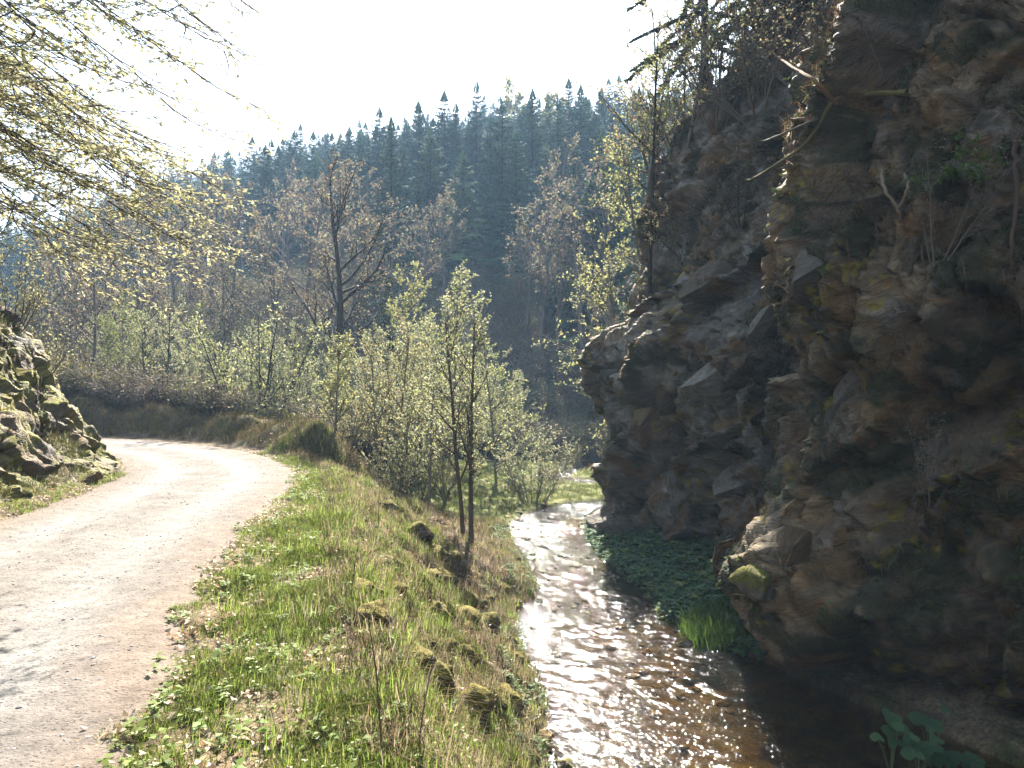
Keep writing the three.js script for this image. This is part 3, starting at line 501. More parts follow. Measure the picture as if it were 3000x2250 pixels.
  plant('spruce_sapling', sap, 'small dark green spruce behind the mossy bank', 'tree', gpos(atPixel(368, 27.5), 27.5), 0, null, M.needle);
  plant('spruce_sapling', spruce(64, { h: 2.0, from: 0.05, spread: 0.9, levels: 13, per: 6, segs: 4, fine: 3, colour: [0.027, 0.05, 0.023], fan: 0.8, spines: true }), 'tiny blue-green spruce left of the goblet shrub', 'tree', gpos(atPixel(450, 28.5), 28.5), 0, null, M.needle);
  const goblet = deciduous(71, { h: 4.6, r: 0.05, stems: 9, lean: 0.42, gap: 0.16, bark: BARK.dark, kids: [[9, 0.4, 0.25, 35], [6, 0.5, 0.15, 38]], wobble: [0.05, 0.12, 0.18], up: [0.25, 0.4, 0.3], minR: 0.007, leaves: 16, leafSize: 0.085, leafColour: LEAF.pale, leafB: LEAF.fresh, second: 0.5 });
  plant('hazel_shrub', goblet, 'goblet-shaped leafing shrub on top of the mossy bank', 'shrub', gpos(atPixel(550, 26), 26), 0, null, M.leaf, M.bark, 'stem');
  const willow = deciduous(72, { h: 2.3, r: 0.025, stems: 14, lean: 0.5, gap: 0.2, bark: BARK.olive, kids: [[8, 0.42, 0.2, 34], [5, 0.5, 0.15, 38]], wobble: [0.06, 0.13, 0.2], up: [0.2, 0.35, 0.3], minR: 0.005, leaves: 26, leafSize: 0.06, leafColour: [0.167, 0.167, 0.093], leafB: LEAF.pale, second: 0.4 });
  plant('willow_shrub', willow, 'rounded grey-green shrub on the meadow by the stream bend', 'shrub', gpos(atPixel(1152, 23.5), 23.5), 0, null, M.leaf, M.bark, 'stem');
  const shrubs = [73, 74].map((s) => deciduous(s, { h: 2.0, r: 0.02, stems: 9, lean: 0.5, gap: 0.15, bark: BARK.brown, kids: [[9, 0.42, 0.2, 40], [5, 0.5, 0.15, 40]], wobble: [0.08, 0.16, 0.22], up: [0.15, 0.3, 0.3], minR: 0.004, leaves: 14, leafSize: 0.05, leafColour: LEAF.dull, leafB: LEAF.yellow, second: 0.5 }));
  const sp = [];
  shrubs.forEach((m) => { const g = new THREE.Group(); g.name = 'bramble_shrub'; part('stem', m.wood, M.twig, g); part('crown', m.crown, M.leaf, g); g.userData.category = 'shrub'; sp.push(g); });
  const r = seeded(3);
  for (const [px, d, s, label] of [[745, 19.5, 0.75, 'low bramble at the corner of the mossy bank'], [800, 24, 1, 'twiggy bramble behind the budding tree'], [700, 26, 1, 'twiggy bramble beside the goblet shrub'], [905, 22, 0.9, 'bramble below the pale young tree'], [960, 24, 0.6, 'bramble behind the twin stems'], [300, 28.5, 0.8, 'bramble on the bank left of the small spruce'], [230, 27.5, 0.9, 'bramble at the far end of the bank by the outcrop'], [480, 29, 0.8, 'bramble between the small spruces and the goblet shrub'], [620, 24.5, 0.8, 'bramble on the bank right of the goblet shrub'], [850, 16.3, 0.5, 'low bramble on the slope under the thin budding tree'], [1230, 35, 0.7, 'bramble at the far side of the meadow'], [1325, 35, 0.7, 'bramble at the meadow edge against the cliff']])
    copyOf(sp[Math.floor(r() * 2)], gpos(atPixel(px, d), d), r() * 6.28, s, label, 'brambles along the bank');
  for (const [x, d, s, label] of [[-7.9, 9.5, 0.55, 'twiggy green bush above the dark rock face'], [-8.6, 12.5, 0.7, 'twiggy bush on top of the outcrop'], [-9.4, 15, 0.8, 'bush on the far shoulder of the outcrop'], [-11, 18, 1.0, 'large brown bush behind the outcrop'], [-10.2, 13.5, 0.9, 'bush high on the slope above the outcrop'], [-12.5, 16.5, 1.1, 'tall brown bush high behind the outcrop']])
    copyOf(sp[Math.floor(r() * 2)], gpos(x, d), r() * 6.28, s, label, 'bushes on the outcrop slope');
}

// ---------------------------------------------------------------- beech reaching in over the track
{
  let wood = new Buf(), crown = new Buf(); const r = seeded(2024), base = gpos(-10.6, 8.5), tw = (px, py, d) => V(atPixel(px, d), EYE + ((830 - py) / 1722) * d, -d).sub(base);
  const trunk = []; for (let k = 0; k <= 8; k++) trunk.push(V(0.12 * Math.sin(k * 1.3), -0.4 + k * 1.7, 0.1 * Math.cos(k * 1.7)));
  wood.tube(trunk, trunk.map((_, k) => 0.3 - 0.03 * k), 10, [0.093, 0.09, 0.077]);
  const tree = plant('beech_tree', { wood: wood.geo() }, 'beech with fresh pale leaves reaching in over the track from the slope', 'tree', base, 0);
  const leafAt = (p, dir, dense) => { for (let k = 0; k < dense; k++) { const d = dir.clone().multiplyScalar(0.8).add(unit(r).multiplyScalar(0.9)); d.y *= 0.5; d.y -= 0.1; d.normalize(); const up = V(r() - 0.5, 1.6, r() - 0.5).normalize(), s = V(0, 0, 0).crossVectors(d, up).normalize(), L = 0.032 + 0.028 * r(); crown.leaf(p.clone().addScaledVector(dir, (r() - 0.5) * 0.06), d, s, L, L * 0.62, vary(r() < 0.75 ? [0.32, 0.31, 0.16] : [0.33, 0.29, 0.17], r, 0.25, 0.07), 0.15); } };
  function spray(p, dir, len, rad_, level, dense) {
    const n = level === 1 ? 6 : 4, pts = [p.clone()], d = dir.clone();
    for (let k = 1; k <= n; k++) { d.add(unit(r).multiplyScalar(0.16)); d.y *= 0.82; d.y -= 0.03; d.normalize(); pts.push(pts[k - 1].clone().addScaledVector(d, len / n)); }
    wood.tube(pts, pts.map((_, k) => lerp(rad_, 0.0018, k / n)), 3, [0.057, 0.048, 0.037]);
    const m = Math.round(len / (level === 1 ? 0.13 : 0.075));
    for (let k = 0; k < m; k++) {
      const f = 0.12 + 0.88 * ((k + r()) / m), x = Math.min(n - 0.001, f * n), i = Math.floor(x), q = pts[i].clone().lerp(pts[i + 1], x - i), t = pts[i + 1].clone().sub(pts[i]).normalize();
      if (level < 2) { const a = (k % 2 ? 1 : -1) * (0.65 + 0.4 * r()), c = t.clone().applyAxisAngle(V(0, 1, 0), a); c.y += 0.2 * (r() - 0.6); spray(q, c.normalize(), len * (0.55 - 0.25 * f) * (0.6 + 0.7 * r()), rad_ * 0.5, 2, dense); }
      else if (r() < 0.85) leafAt(q, t, dense);
    }
  }
  const limbs = [[5.6, 560, 25, 9.5, 2], [5.8, 470, 70, 8.6, 2], [5.2, 545, 150, 9, 2], [4.8, 470, 205, 8.2, 2], [4.6, 400, 265, 8.8, 2.4], [4.2, 330, 330, 8, 2.6], [3.4, 330, 400, 9.4, 3], [1.9, 480, 405, 10.4, 3], [1.4, 475, 490, 10.6, 3], [1.0, 420, 535, 10.2, 3], [1.6, 290, 470, 9.2, 3], [0.5, 290, 595, 10.8, 3], [5.4, 250, 60, 7.6, 2.4], [4.4, 210, 190, 7.4, 2.6], [3.4, 230, 300, 7.8, 2.6], [2.6, 200, 430, 8.2, 3], [6.2, 330, 10, 9.4, 2], [1.2, 160, 560, 9, 3], [5, 130, 120, 8.6, 2.6], [4, 120, 260, 8.8, 2.6], [2.0, 400, 450, 9.8, 3], [1.5, 350, 500, 10.8, 3], [1.9, 250, 540, 10, 3], [2.4, 330, 440, 8.8, 3], [0.9, 370, 570, 11, 3], [2.8, 130, 380, 8.4, 3], [2.2, 90, 480, 9.2, 3], [1.1, 220, 610, 11.4, 3], [3.1, 300, 370, 8.8, 3]];
  for (const [y, px, py, far, dense0] of limbs) {
    const d = far * 0.7, dense = dense0 * 0.75;
    wood = new Buf(); crown = new Buf();
    const end = tw(px, py, d), start = V(0.1, y - 0.6 + (9 - y) * 0.25, 0), mid = start.clone().lerp(end, 0.45); mid.y += 0.35 + 0.6 * r(); mid.z += (r() - 0.5) * 1.2; mid.x += (r() - 0.5) * 0.8;
    const c = new THREE.QuadraticBezierCurve3(start, mid, end), pts = c.getPoints(18).map((p, k) => p.add(unit(r).multiplyScalar(0.03 * Math.min(1, k / 4)))), len = c.getLength();
    wood.tube(pts, pts.map((_, k) => lerp(0.04, 0.0025, Math.pow(k / 18, 0.6))), 5, [0.067, 0.06, 0.048]);
    const m = Math.round((len * 0.72) / 0.17);
    for (let k = 0; k < m; k++) {
      const f = 0.28 + 0.7 * ((k + r()) / m), x = f * 18, i = Math.min(17, Math.floor(x)), q = pts[i].clone().lerp(pts[i + 1], x - i), t = pts[i + 1].clone().sub(pts[i]).normalize(), a = (k % 2 ? 1 : -1) * (0.5 + 0.5 * r()), cd = t.clone().applyAxisAngle(V(0, 1, 0), a); cd.y += 0.25 * (r() - 0.5);
      spray(q, cd.normalize(), (1.35 - 0.7 * f) * (0.6 + 0.8 * r()), 0.007, 1, Math.floor(dense + r()));
    }
      part('leaves', crown.geo(), M.leaf, part('branch', wood.geo(), M.twig, tree));
  }
}

// ---------------------------------------------------------------- boulders and the outcrop
function boulder(seed, o) {
  let g = new THREE.IcosahedronGeometry(0.5, o.detail ?? 4); g.deleteAttribute('uv'); g.deleteAttribute('normal'); g = mergeVertices(g, 1e-4);
  const p = g.attributes.position, col = new Float32Array(p.count * 3), uv = new Float32Array(p.count * 2), r = seeded(seed), planes = [], v = V(0, 0, 0);
  for (let k = 0; k < 15; k++) planes.push([unit(r), (o.cut ?? 0.22) + 0.2 * r()]);
  for (let k = 0; k < p.count; k++) {
    v.fromBufferAttribute(p, k);
    for (const [n, h] of planes) { const e = v.dot(n) - h; if (e > 0) v.addScaledVector(n, -e * 0.97); }
    const x = v.x + seed, f = fbm3(x * 2.4, v.y * 2.4, v.z * 2.4), h = n3(x * 7, v.y * 7, v.z * 7);
    v.multiplyScalar(1 + 0.2 * f + 0.05 * h);
    let c = o.rock; const kk = 0.75 + 0.5 * sm(-0.4, 0.4, f);
    c = c.map((q) => q * kk);
    const moss = sm(0.02, 0.16, n3(x * 2.2 + 9, v.y * 2.2, v.z * 2.2) * 0.5 + 0.25 * h + (v.y - o.moss) * 1.5);
    c = c.map((q, i) => lerp(q, (o.tint ?? [0.113, 0.093, 0.023])[i] * (0.7 + 0.5 * (h + 0.5)), moss));
    if (moss > 0.4) v.addScaledVector(v.clone().normalize(), 0.025 * moss);
    p.setXYZ(k, v.x, v.y, v.z); col.set(c, k * 3); uv.set([v.x + v.z * 0.5, v.y + v.z * 0.3], k * 2);
  }
  g.setAttribute('color', new THREE.BufferAttribute(col, 3)); g.setAttribute('uv', new THREE.BufferAttribute(uv, 2)); g.computeVertexNormals();
  return g;
}
const mossy = [1, 2, 3, 4, 5].map((k) => boulder(k * 13, { rock: [0.08, 0.063, 0.045], moss: 0.0, detail: 7, cut: 0.32 }));
const rocky = [1, 2, 3, 4].map((k) => boulder(k * 17 + 5, { rock: [0.113, 0.093, 0.073], moss: 0.26, detail: 6, cut: 0.17, tint: [0.08, 0.073, 0.017] }));
const craggy = [1, 2, 3, 4].map((k) => boulder(k * 23 + 7, { rock: [0.087, 0.07, 0.05], moss: 0.1, detail: 6, cut: 0.18, tint: [0.087, 0.08, 0.017] }));
const rockMat = std({ bumpMap: rockBump, bumpScale: 0.03, roughness: 0.9 });
{
  const r = seeded(55), out = thing('rock_outcrop', 'mossy rock outcrop in the cut bank beside the track', 'rock', V(0, 0, 0));
  {                                                              // stepped, fractured face of the cut
    const a0 = roadLine.near(-4, 5).a, a1 = roadLine.near(-10.5, 20.5).a, K = Math.round((a1 - a0) / 0.045), W = 76, pos = [], col = [], uv = [], idx = [];
    for (let k = 0; k <= K; k++) for (let j = 0; j <= W; j++) {
      const a = lerp(a0, a1, k / K), { p, t } = roadLine.at(a), ft = lerp(0.5, 0.12, sm(10.5, 15, p.z)), u = ft - 0.12 + 2.5 * (j / W), s = -(RW + u), x = p.x + t.z * s, d = p.z - t.x * s, y = terrain(x, d);
      const wu = a + 0.25 * n2(a * 0.9, y * 0.9), wv = y + u * 0.4 + 0.2 * n2(a * 0.8 + 9, y * 0.8) - 0.35 * a * 0.3;
      const c1 = cells(wu / 0.95, wv / 0.55, 31), c2 = cells(wu / 0.36, wv / 0.2, 32), edge = sm(0, 0.12, j / W) * sm(1, 0.86, j / W) * sm(0, 0.04, k / K);
      const o = 0.6 * edge * (0.12 + (c1.r(1) - 0.3) * 0.5 + c1.dy * (0.25 - 0.55 * c1.r(2)) * 0.9 + c1.dx * (c1.r(3) - 0.5) * 0.4 - 0.14 * sm(0.1, 0, c1.edge) + (c2.r(1) - 0.5) * 0.15 + c2.dy * (c2.r(2) - 0.6) * 0.14 + 0.04 * n2(a * 7, y * 7)) - 0.04 * (1 - edge);
      pos.push(x + t.z * o * 0.85, y + o * 0.45, -(d - t.x * o * 0.85)); uv.push(a, y + u * 0.5);
      const h = n2(a * 4.7, y * 4.7 + u), f = fbm2(a * 0.9 + 33, y * 0.9 + u);
      let c = [0.19, 0.16, 0.12].map((q) => q * (0.55 + 0.6 * c1.r(5) + 0.4 * (c2.r(5) - 0.5)));
      const mix = (m, w) => { c = [lerp(c[0], m[0], w), lerp(c[1], m[1], w), lerp(c[2], m[2], w)]; };
      mix([0.215, 0.195, 0.045], 0.92 * sm(-0.35, -0.1, f + 0.2 * h + 0.5 * (c1.r(6) - 0.5) + 0.35 * c1.dy));
      mix([0.2, 0.133, 0.08], 0.8 * sm(0.12, 0.34, fbm2(a * 1.1 - 50, y * 1.3) + 0.15 * h));
      col.push(...c);
    }
    for (let k = 0; k < K; k++) for (let j = 0; j < W; j++) { const a = k * (W + 1) + j; idx.push(a, a + 1, a + W + 1, a + 1, a + W + 2, a + W + 1); }
    const g = new THREE.BufferGeometry();
    g.setAttribute('position', new THREE.Float32BufferAttribute(pos, 3)); g.setAttribute('color', new THREE.Float32BufferAttribute(col, 3)); g.setAttribute('uv', new THREE.Float32BufferAttribute(uv, 2)); g.setIndex(idx); g.computeVertexNormals();
    part('rock_face', g, M.rock, out);
  }
  for (let i = 0; i < 45; i++) {
    const a = roadLine.near(-4, 6.2).a + 13.6 * r(), { p, t } = roadLine.at(a), u = 0.3 + 2.0 * r(), s = -(RW + u), x = p.x + t.z * s, d = p.z - t.x * s, big = Math.pow(r(), 1.8);
    const o = part('rock', (r() < 0.55 ? craggy : rocky)[Math.floor(r() * 4)], rockMat, out), L = (0.22 + 0.5 * big) * (u < 0.7 ? 0.6 : 1);
    o.position.copy(gpos(x, d, 0.02)); o.rotation.set((r() - 0.5) * 0.5, Math.atan2(t.z, t.x) + (r() - 0.5), 0.5 * (r() - 0.2)); o.scale.set(L * (0.9 + 0.6 * r()), L * (0.6 + 0.4 * r()), L * (0.8 + 0.4 * r()));
  }
  const put = (px, py, d, w, h, dp, geo, label, group) => { const x = atPixel(px, d), y = EYE + ((830 - py) / 1722) * d, o = single('boulder', geo, rockMat, label, 'boulder', group); o.position.set(x, terrain(x, d) + h * 0.18, -d); o.rotation.y = r() * 6.28; o.scale.set(w, h, dp); return o; };
  const places = [[905, 1155, 'mossy boulder on the slope left of the twin stems', 0.55], [945, 1195, 'dark mossy boulder just below the twin stems', 0.5], [785, 1275, 'mossy boulder half in the green verge', 0.32], [812, 1335, 'dark upright boulder below the verge edge', 0.34], [880, 1215, 'low mossy boulder between two larger ones', 0.4], [960, 1255, 'mossy boulder above the water plants', 0.4], [1010, 1345, 'rounded mossy boulder near the water edge', 0.45], [940, 1325, 'mossy boulder in the dry grass of the slope', 0.4], [885, 1440, 'mossy boulder low in the brown litter', 0.4], [1055, 1340, 'small mossy boulder right at the waterline', 0.32], [930, 1470, 'mossy boulder near the bottom of the slope', 0.4], [1000, 1420, 'flat mossy boulder above the stream', 0.35], [1080, 1270, 'mossy boulder among plants at the narrow of the stream', 0.32], [850, 1290, 'rounded boulder under the verge edge', 0.3]];
  for (const [px, py, label, L] of places) {                   // on the embankment: walk along the line of sight of the photograph until the slope is met
    let d = 3; while (d < 20 && EYE + ((830 - py) / 1722) * d > terrain(atPixel(px, d), d)) d += 0.05;
    const o = single('boulder', mossy[Math.floor(r() * 5)], rockMat, label, 'boulder', 'mossy boulders on the embankment'); o.position.copy(gpos(atPixel(px, d), d, -L * 0.12)); o.rotation.y = r() * 6.28; o.rotation.z = -0.35; o.scale.set(L, L * 0.8, L * 0.9);
  }
  for (let k = 0, n = 0; n < 120 && k < 900; k++) { const d = 6.5 + 11 * r(), x = -3.5 + 4 * r(), w = streamLine.near(x, d), q = w.dist - streamWidth(w.a), rd = roadLine.near(x, d); if (q < 0.05 || rd.s < 0 || rd.dist < RW + vergeWidth(d) + 0.25) continue; n++; const o = single('stone', mossy[Math.floor(r() * 5)], rockMat, 'small golden mossy stone on the embankment slope', 'stone', 'small mossy stones on the embankment slope'), L = 0.14 + 0.22 * r() * r(); o.position.copy(gpos(x, d, -L * 0.1)); o.rotation.set(0, r() * 6.28, -0.4); o.scale.set(L * 1.3, L * 1.0, L * 1.1); }
  for (const [px, py, label, L] of [[1215, 1652, 'pale stone in the stream at the picture edge', 0.24], [1168, 1556, 'pale stone at the waterline below the grass', 0.2], [1205, 1366, 'dark stone breaking the riffle', 0.2], [1482, 1390, 'dark stone beside the bright grass tuft', 0.26], [1030, 1480, 'light stone at the foot of the slope', 0.24], [1130, 1600, 'mossy yellow stone at the bottom of the bank', 0.3], [1295, 1182, 'stone at the tail of the pool', 0.2], [1400, 1290, 'stone at the edge of the water plants', 0.24]]) {
    const d = (3.6 * 1722) / (py - 830), o = single('stone', rocky[Math.floor(r() * 4)], rockMat, label, 'stone', 'stones in the stream'); o.position.set(atPixel(px, d), Math.max(YW - 0.02, terrain(atPixel(px, d), d)), -d); o.rotation.y = r() * 6.28; o.scale.set(L * 1.3, L * 0.6, L);
  }
}

// ---------------------------------------------------------------- cliff growth: trees, roots, shrubs
{
  const r = seeded(808), onCliff = (x, d, y) => { const k = cliffAt(cliffLine.near(x, d).a, y); return k.p; };
  const topTree = (seed, o) => spruce(seed, { h: 13, from: 0.12, spread: 1.8, levels: 30, per: 5, segs: 7, fine: 5, colour: [0.033, 0.047, 0.027], fan: 0.3, spines: true, gappy: 0.35, thick: 0.009, ...o });
  plant('spruce_tree', topTree(901, {}), 'tall spruce with bare trunk on the cliff top, nearest the open sky', 'tree', onCliff(3.2, 21.3, 8.4).add(V(-0.1, -0.3, 0)), 0, null, M.needle);
  plant('spruce_tree', topTree(902, { h: 11 }), 'second spruce on the cliff top, behind the tall one', 'tree', onCliff(4.3, 22.6, 9.6).add(V(0, -0.3, 0)), 1, null, M.needle);
  plant('spruce_tree', topTree(903, { h: 10, gappy: 0.2 }), 'dark spruce in the thicket above the cleft', 'tree', onCliff(4.4, 15.1, 9.6).add(V(0, -0.3, 0)), 2, null, M.needle);
  plant('spruce_tree', topTree(904, { h: 11, gappy: 0.2 }), 'dark spruce high on the slope above the overhang', 'tree', onCliff(3.95, 12.2, 10).add(V(0, -0.3, 0)), 3, null, M.needle);
  const stem = deciduous(905, { h: 6.6, r: 0.055, bark: BARK.dark, kids: [[10, 0.12, 0.4, 70], [3, 0.5, 0.2, 40]], wobble: [0.012, 0.15, 0.2], up: [0.02, 0.2, 0.2], minR: 0.005, leaves: 3, leafSize: 0.05, leafColour: LEAF.bud });
  plant('thin_tree', stem, 'thin bare stem rising from the shoulder of the far cliff', 'tree', onCliff(2.8, 18.2, 3.35).add(V(0, 0, 0)), 0);
  const flank = deciduous(906, { h: 9, r: 0.085, bark: BARK.grey, kids: [[24, 0.3, 0.18, 55], [7, 0.5, 0.15, 42], [4, 0.5, 0.1, 40]], wobble: [0.05, 0.14, 0.2, 0.2], up: [0.05, 0.15, 0.2, 0.1], minR: 0.005, leaves: 13, leafSize: 0.085, leafColour: LEAF.yellow, leafB: LEAF.fresh, second: 0.35, shape: (f) => 1.0 - 0.45 * f });
  plant('leafing_tree', flank, 'yellow-green leafing tree against the side of the far cliff', 'tree', gpos(3.5, 26.6), 0);
  plant('leafing_tree', deciduous(907, { h: 7, r: 0.06, bark: BARK.grey, kids: [[20, 0.32, 0.2, 55], [7, 0.5, 0.15, 42], [4, 0.5, 0.1, 40]], wobble: [0.06, 0.14, 0.2, 0.2], up: [0.05, 0.15, 0.2, 0.1], minR: 0.005, leaves: 12, leafSize: 0.08, leafColour: LEAF.yellow, leafB: LEAF.bud, second: 0.4 }), 'brownish leafing tree growing from the far corner of the cliff', 'tree', onCliff(3.0, 21.0, 5.2), 1);
  for (const [s, h, x, d, y, label] of [[921, 4.5, 2.8, 20.9, 4.0, 'yellow-green leafing tree leaning off the far cliff corner'], [922, 4.2, 2.55, 19.6, 5.6, 'pale leafing tree on the edge just above the thin bare stem'], [923, 5, 3.0, 21.4, 7.2, 'leafing tree at the brink beside the tall spruce'], [924, 4.5, 2.9, 17.6, 7.0, 'sparse leafing tree on the brow of the far cliff']])
    plant('leafing_tree', deciduous(s, { h, r: 0.045, bark: BARK.grey, lean: 0.15, kids: [[18, 0.36, 0.15, 55], [7, 0.5, 0.15, 42], [4, 0.5, 0.1, 40]], wobble: [0.08, 0.14, 0.2, 0.2], up: [0.05, 0.1, 0.15, 0.1], minR: 0.004, leaves: 16, leafSize: 0.06, leafColour: LEAF.yellow, leafB: LEAF.fresh, second: 0.4 }), label, 'tree', onCliff(x, d, y), s);
  plant('spruce_tree', topTree(908, { h: 12, spread: 1.5 }), 'slim spruce on the cliff top between the tall one and the thicket', 'tree', onCliff(2.9, 17.6, 9.6).add(V(0, -0.3, 0)), 4, null, M.needle);
  const thick = [911, 912, 913].map((s, i) => deciduous(s, { h: 2.6, r: 0.022, stems: 7, lean: 0.6, gap: 0.12, bark: [BARK.brown, BARK.grey, BARK.dark][i], kids: [[8, 0.42, 0.2, 42], [5, 0.5, 0.15, 42]], wobble: [0.09, 0.16, 0.22], up: [0.1, 0.2, 0.2], minR: 0.004, leaves: 12, leafSize: 0.055, leafColour: [LEAF.yellow, LEAF.bud, LEAF.dull][i], leafB: LEAF.bud, second: 0.5 }));
  const sp = thick.map((m) => { const g = new THREE.Group(); g.name = 'cliff_shrub'; part('stem', m.wood, M.twig, g); part('crown', m.crown, M.leaf, g); g.userData.category = 'shrub'; return g; });
  const add = (x, d, y, s, k, label, group) => { const o = copyOf(sp[k], onCliff(x, d, y), r() * 6.28, s, label, group); const n = cliffAt(cliffLine.near(x, d).a, y).n; o.rotation.set(n.z * 0.5, o.rotation.y, -n.x * 0.5); return o; };
  for (const [x, d, y, s, k] of [[3.2, 16.9, 7.4, 1.1, 0], [3.9, 15.9, 7.2, 1.2, 0], [4.5, 15, 7.6, 1.2, 1], [2.7, 20.4, 6.6, 1, 0], [2.6, 18.8, 6.9, 1.1, 0], [2.75, 17.9, 8.4, 1.2, 1], [3.4, 16.6, 9.2, 1.3, 0], [4.2, 15.3, 9.4, 1.3, 1], [2.7, 19.9, 8.8, 1.2, 0], [3.6, 21.8, 8.4, 1.1, 1], [4.9, 13.6, 8.2, 1.2, 2], [4.6, 12.9, 7.4, 1.0, 2], [4.2, 12.4, 9, 1.3, 2], [3.5, 11.3, 8.4, 1.2, 2], [3.5, 10, 8.0, 1.2, 2], [4.2, 8.6, 7.6, 1.1, 2], [5, 14, 10.5, 1.4, 0], [3, 17.3, 10.8, 1.4, 0]])
    add(x, d, y, s, k, `${['yellowish', 'grey', 'dark'][k]} twiggy shrub ${y < 7.7 ? 'on the brink of' : y < 9.1 ? 'just above' : 'high above'} ${d > 19.5 ? 'the far cliff corner' : d > 16.4 ? 'the middle of the far cliff' : d > 13.3 ? 'the cleft' : 'the dark overhang'}`, 'shrubs along the cliff top');
  for (const [x, d, y, s, k, label] of [[2.5, 19.3, 3.5, 0.55, 0, 'small yellowish shrub on the far cliff shoulder'], [2.7, 20.3, 2.2, 0.45, 1, 'brown tuft of twigs hanging off the cliff corner'], [3.0, 17.5, 4.6, 0.6, 0, 'shrub in a crack of the far cliff below the thicket'], [4.2, 15.4, 4.8, 0.6, 2, 'dark shrub beside the cleft'], [4.0, 12.3, 5.6, 0.7, 2, 'dark shrub above the mossy root'], [4.3, 8.5, 3.0, 0.5, 1, 'dry brown shrub hanging on the overhang'], [5.2, 7.4, 3.6, 0.6, 1, 'dry twiggy shrub at the picture edge of the cliff'], [4.4, 8.3, 0.4, 0.4, 1, 'dry reddish tangle low on the overhang']]) add(x, d, y, s, k, label, 'shrubs rooted in the cliff face');
  // ivy spray
  const ivyWood = new Buf(), ivy = new Buf();
  for (let k = 0; k < 16; k++) {
    const pts = [V(0, 0, 0)], d = V(-0.6 + 1.2 * r(), 0.8 * (r() - 0.35), 0.5 + 0.3 * r()).normalize();
    for (let j = 1; j <= 6; j++) { d.add(unit(r).multiplyScalar(0.3)); d.y -= 0.06; d.normalize(); pts.push(pts[j - 1].clone().addScaledVector(d, 0.1)); const nl = 4; for (let q = 0; q < nl; q++) { const ld = unit(r), s = unit(r).cross(ld).normalize(); ivy.leaf(pts[j], ld, s, 0.05 + 0.03 * r(), 0.045, vary([0.073, 0.113, 0.02], r, 0.3)); } }
    ivyWood.tube(pts, pts.map((_, j) => 0.006 - 0.0007 * j), 3, BARK.brown);
  }
  const ip = onCliff(4.35, 8.4, 3.9); plant('ivy_plant', { wood: ivyWood.geo(), crown: ivy.geo() }, 'bright green leafy spray on the dark rock below the roots', 'plant', ip, -0.6, null, M.leaf, M.twig, 'stem');
  // leaning dead stem, mossy branch and hanging roots
  const rod = (pts, r0, r1, c, name, label, cat, group, mat = M.bark) => { const b = new Buf(), q = new THREE.CatmullRomCurve3(pts).getPoints(26); q.forEach((p, i) => p.add(V(0.6 * r0 * n2(i * 0.4, pts[0].x), 0.6 * r0 * n2(i * 0.4, 9 + pts[0].y), 0.6 * r0 * n2(i * 0.4, 40)))); b.tube(q, q.map((_, i) => lerp(r0, r1, i / 26) * (1 + 0.25 * n2(i * 0.9, pts[0].y))), 7, c); return single(name, b.geo(), mat, label, cat, group); };
  const face = (px, py, off = 0.12) => {                        // where the sight line of the photograph meets the cliff
    let d = 5; const nrm = V(0, 0, 0);
    for (; d < 24; d += 0.04) { const x = atPixel(px, d), y = EYE + ((830 - py) / 1722) * d, k = cliffAt(cliffLine.near(x, d).a, y); nrm.copy(k.n); if (V(x, y, -d).sub(k.p).dot(k.n) < off) break; }
    return V(atPixel(px, d), EYE + ((830 - py) / 1722) * d, -d);
  };
  rod([face(1665, 112, 0.2), face(1720, 150, 0.3), face(1765, 180, 0.25), face(1805, 225, 0.06)], 0.012, 0.03, [0.113, 0.063, 0.03], 'dead_stem', 'orange-brown dead stem leaning out from the cliff above the mossy branch', 'branch');
  rod([face(1610, 388, 0.3), face(1660, 366, 0.35), face(1735, 315, 0.35), face(1768, 270, 0.3), face(1800, 218, 0.2), face(1860, 205, 0.1), face(1960, 200, 0.05)], 0.012, 0.036, [0.087, 0.073, 0.027], 'mossy_branch', 'crooked moss-covered branch across the dark cliff', 'branch');
  rod([face(1640, 305, 0.25), face(1700, 285, 0.3), face(1770, 255, 0.15)], 0.006, 0.016, [0.08, 0.067, 0.047], 'thin_branch', 'thin grey branch just above the crooked mossy one', 'branch');
  rod([face(1905, 365), face(1912, 410), face(1940, 455), face(1945, 480, 0.05)], 0.024, 0.017, [0.127, 0.093, 0.06], 'hanging_root', 'pale hanging root loop, its nearer strand to the cleft', 'root', 'roots hanging from the overhang');
  rod([face(1955, 378), face(1960, 410), face(1945, 445), face(1938, 462, 0.06)], 0.02, 0.017, [0.127, 0.093, 0.06], 'hanging_root', 'pale hanging root loop, its strand nearer the ivy', 'root', 'roots hanging from the overhang');
  rod([face(1855, 35, 0.2), face(1885, 110, 0.2), face(1905, 170, 0.12), face(1890, 205, 0.05)], 0.012, 0.022, [0.087, 0.073, 0.06], 'dead_stem', 'grey stem standing on the ledge above the mossy branch', 'branch');
  rod([face(2190, 280), face(2195, 420), face(2185, 560), face(2200, 700)], 0.03, 0.02, [0.06, 0.04, 0.027], 'hanging_root', 'long dark root at the picture edge', 'root', 'roots hanging from the overhang');
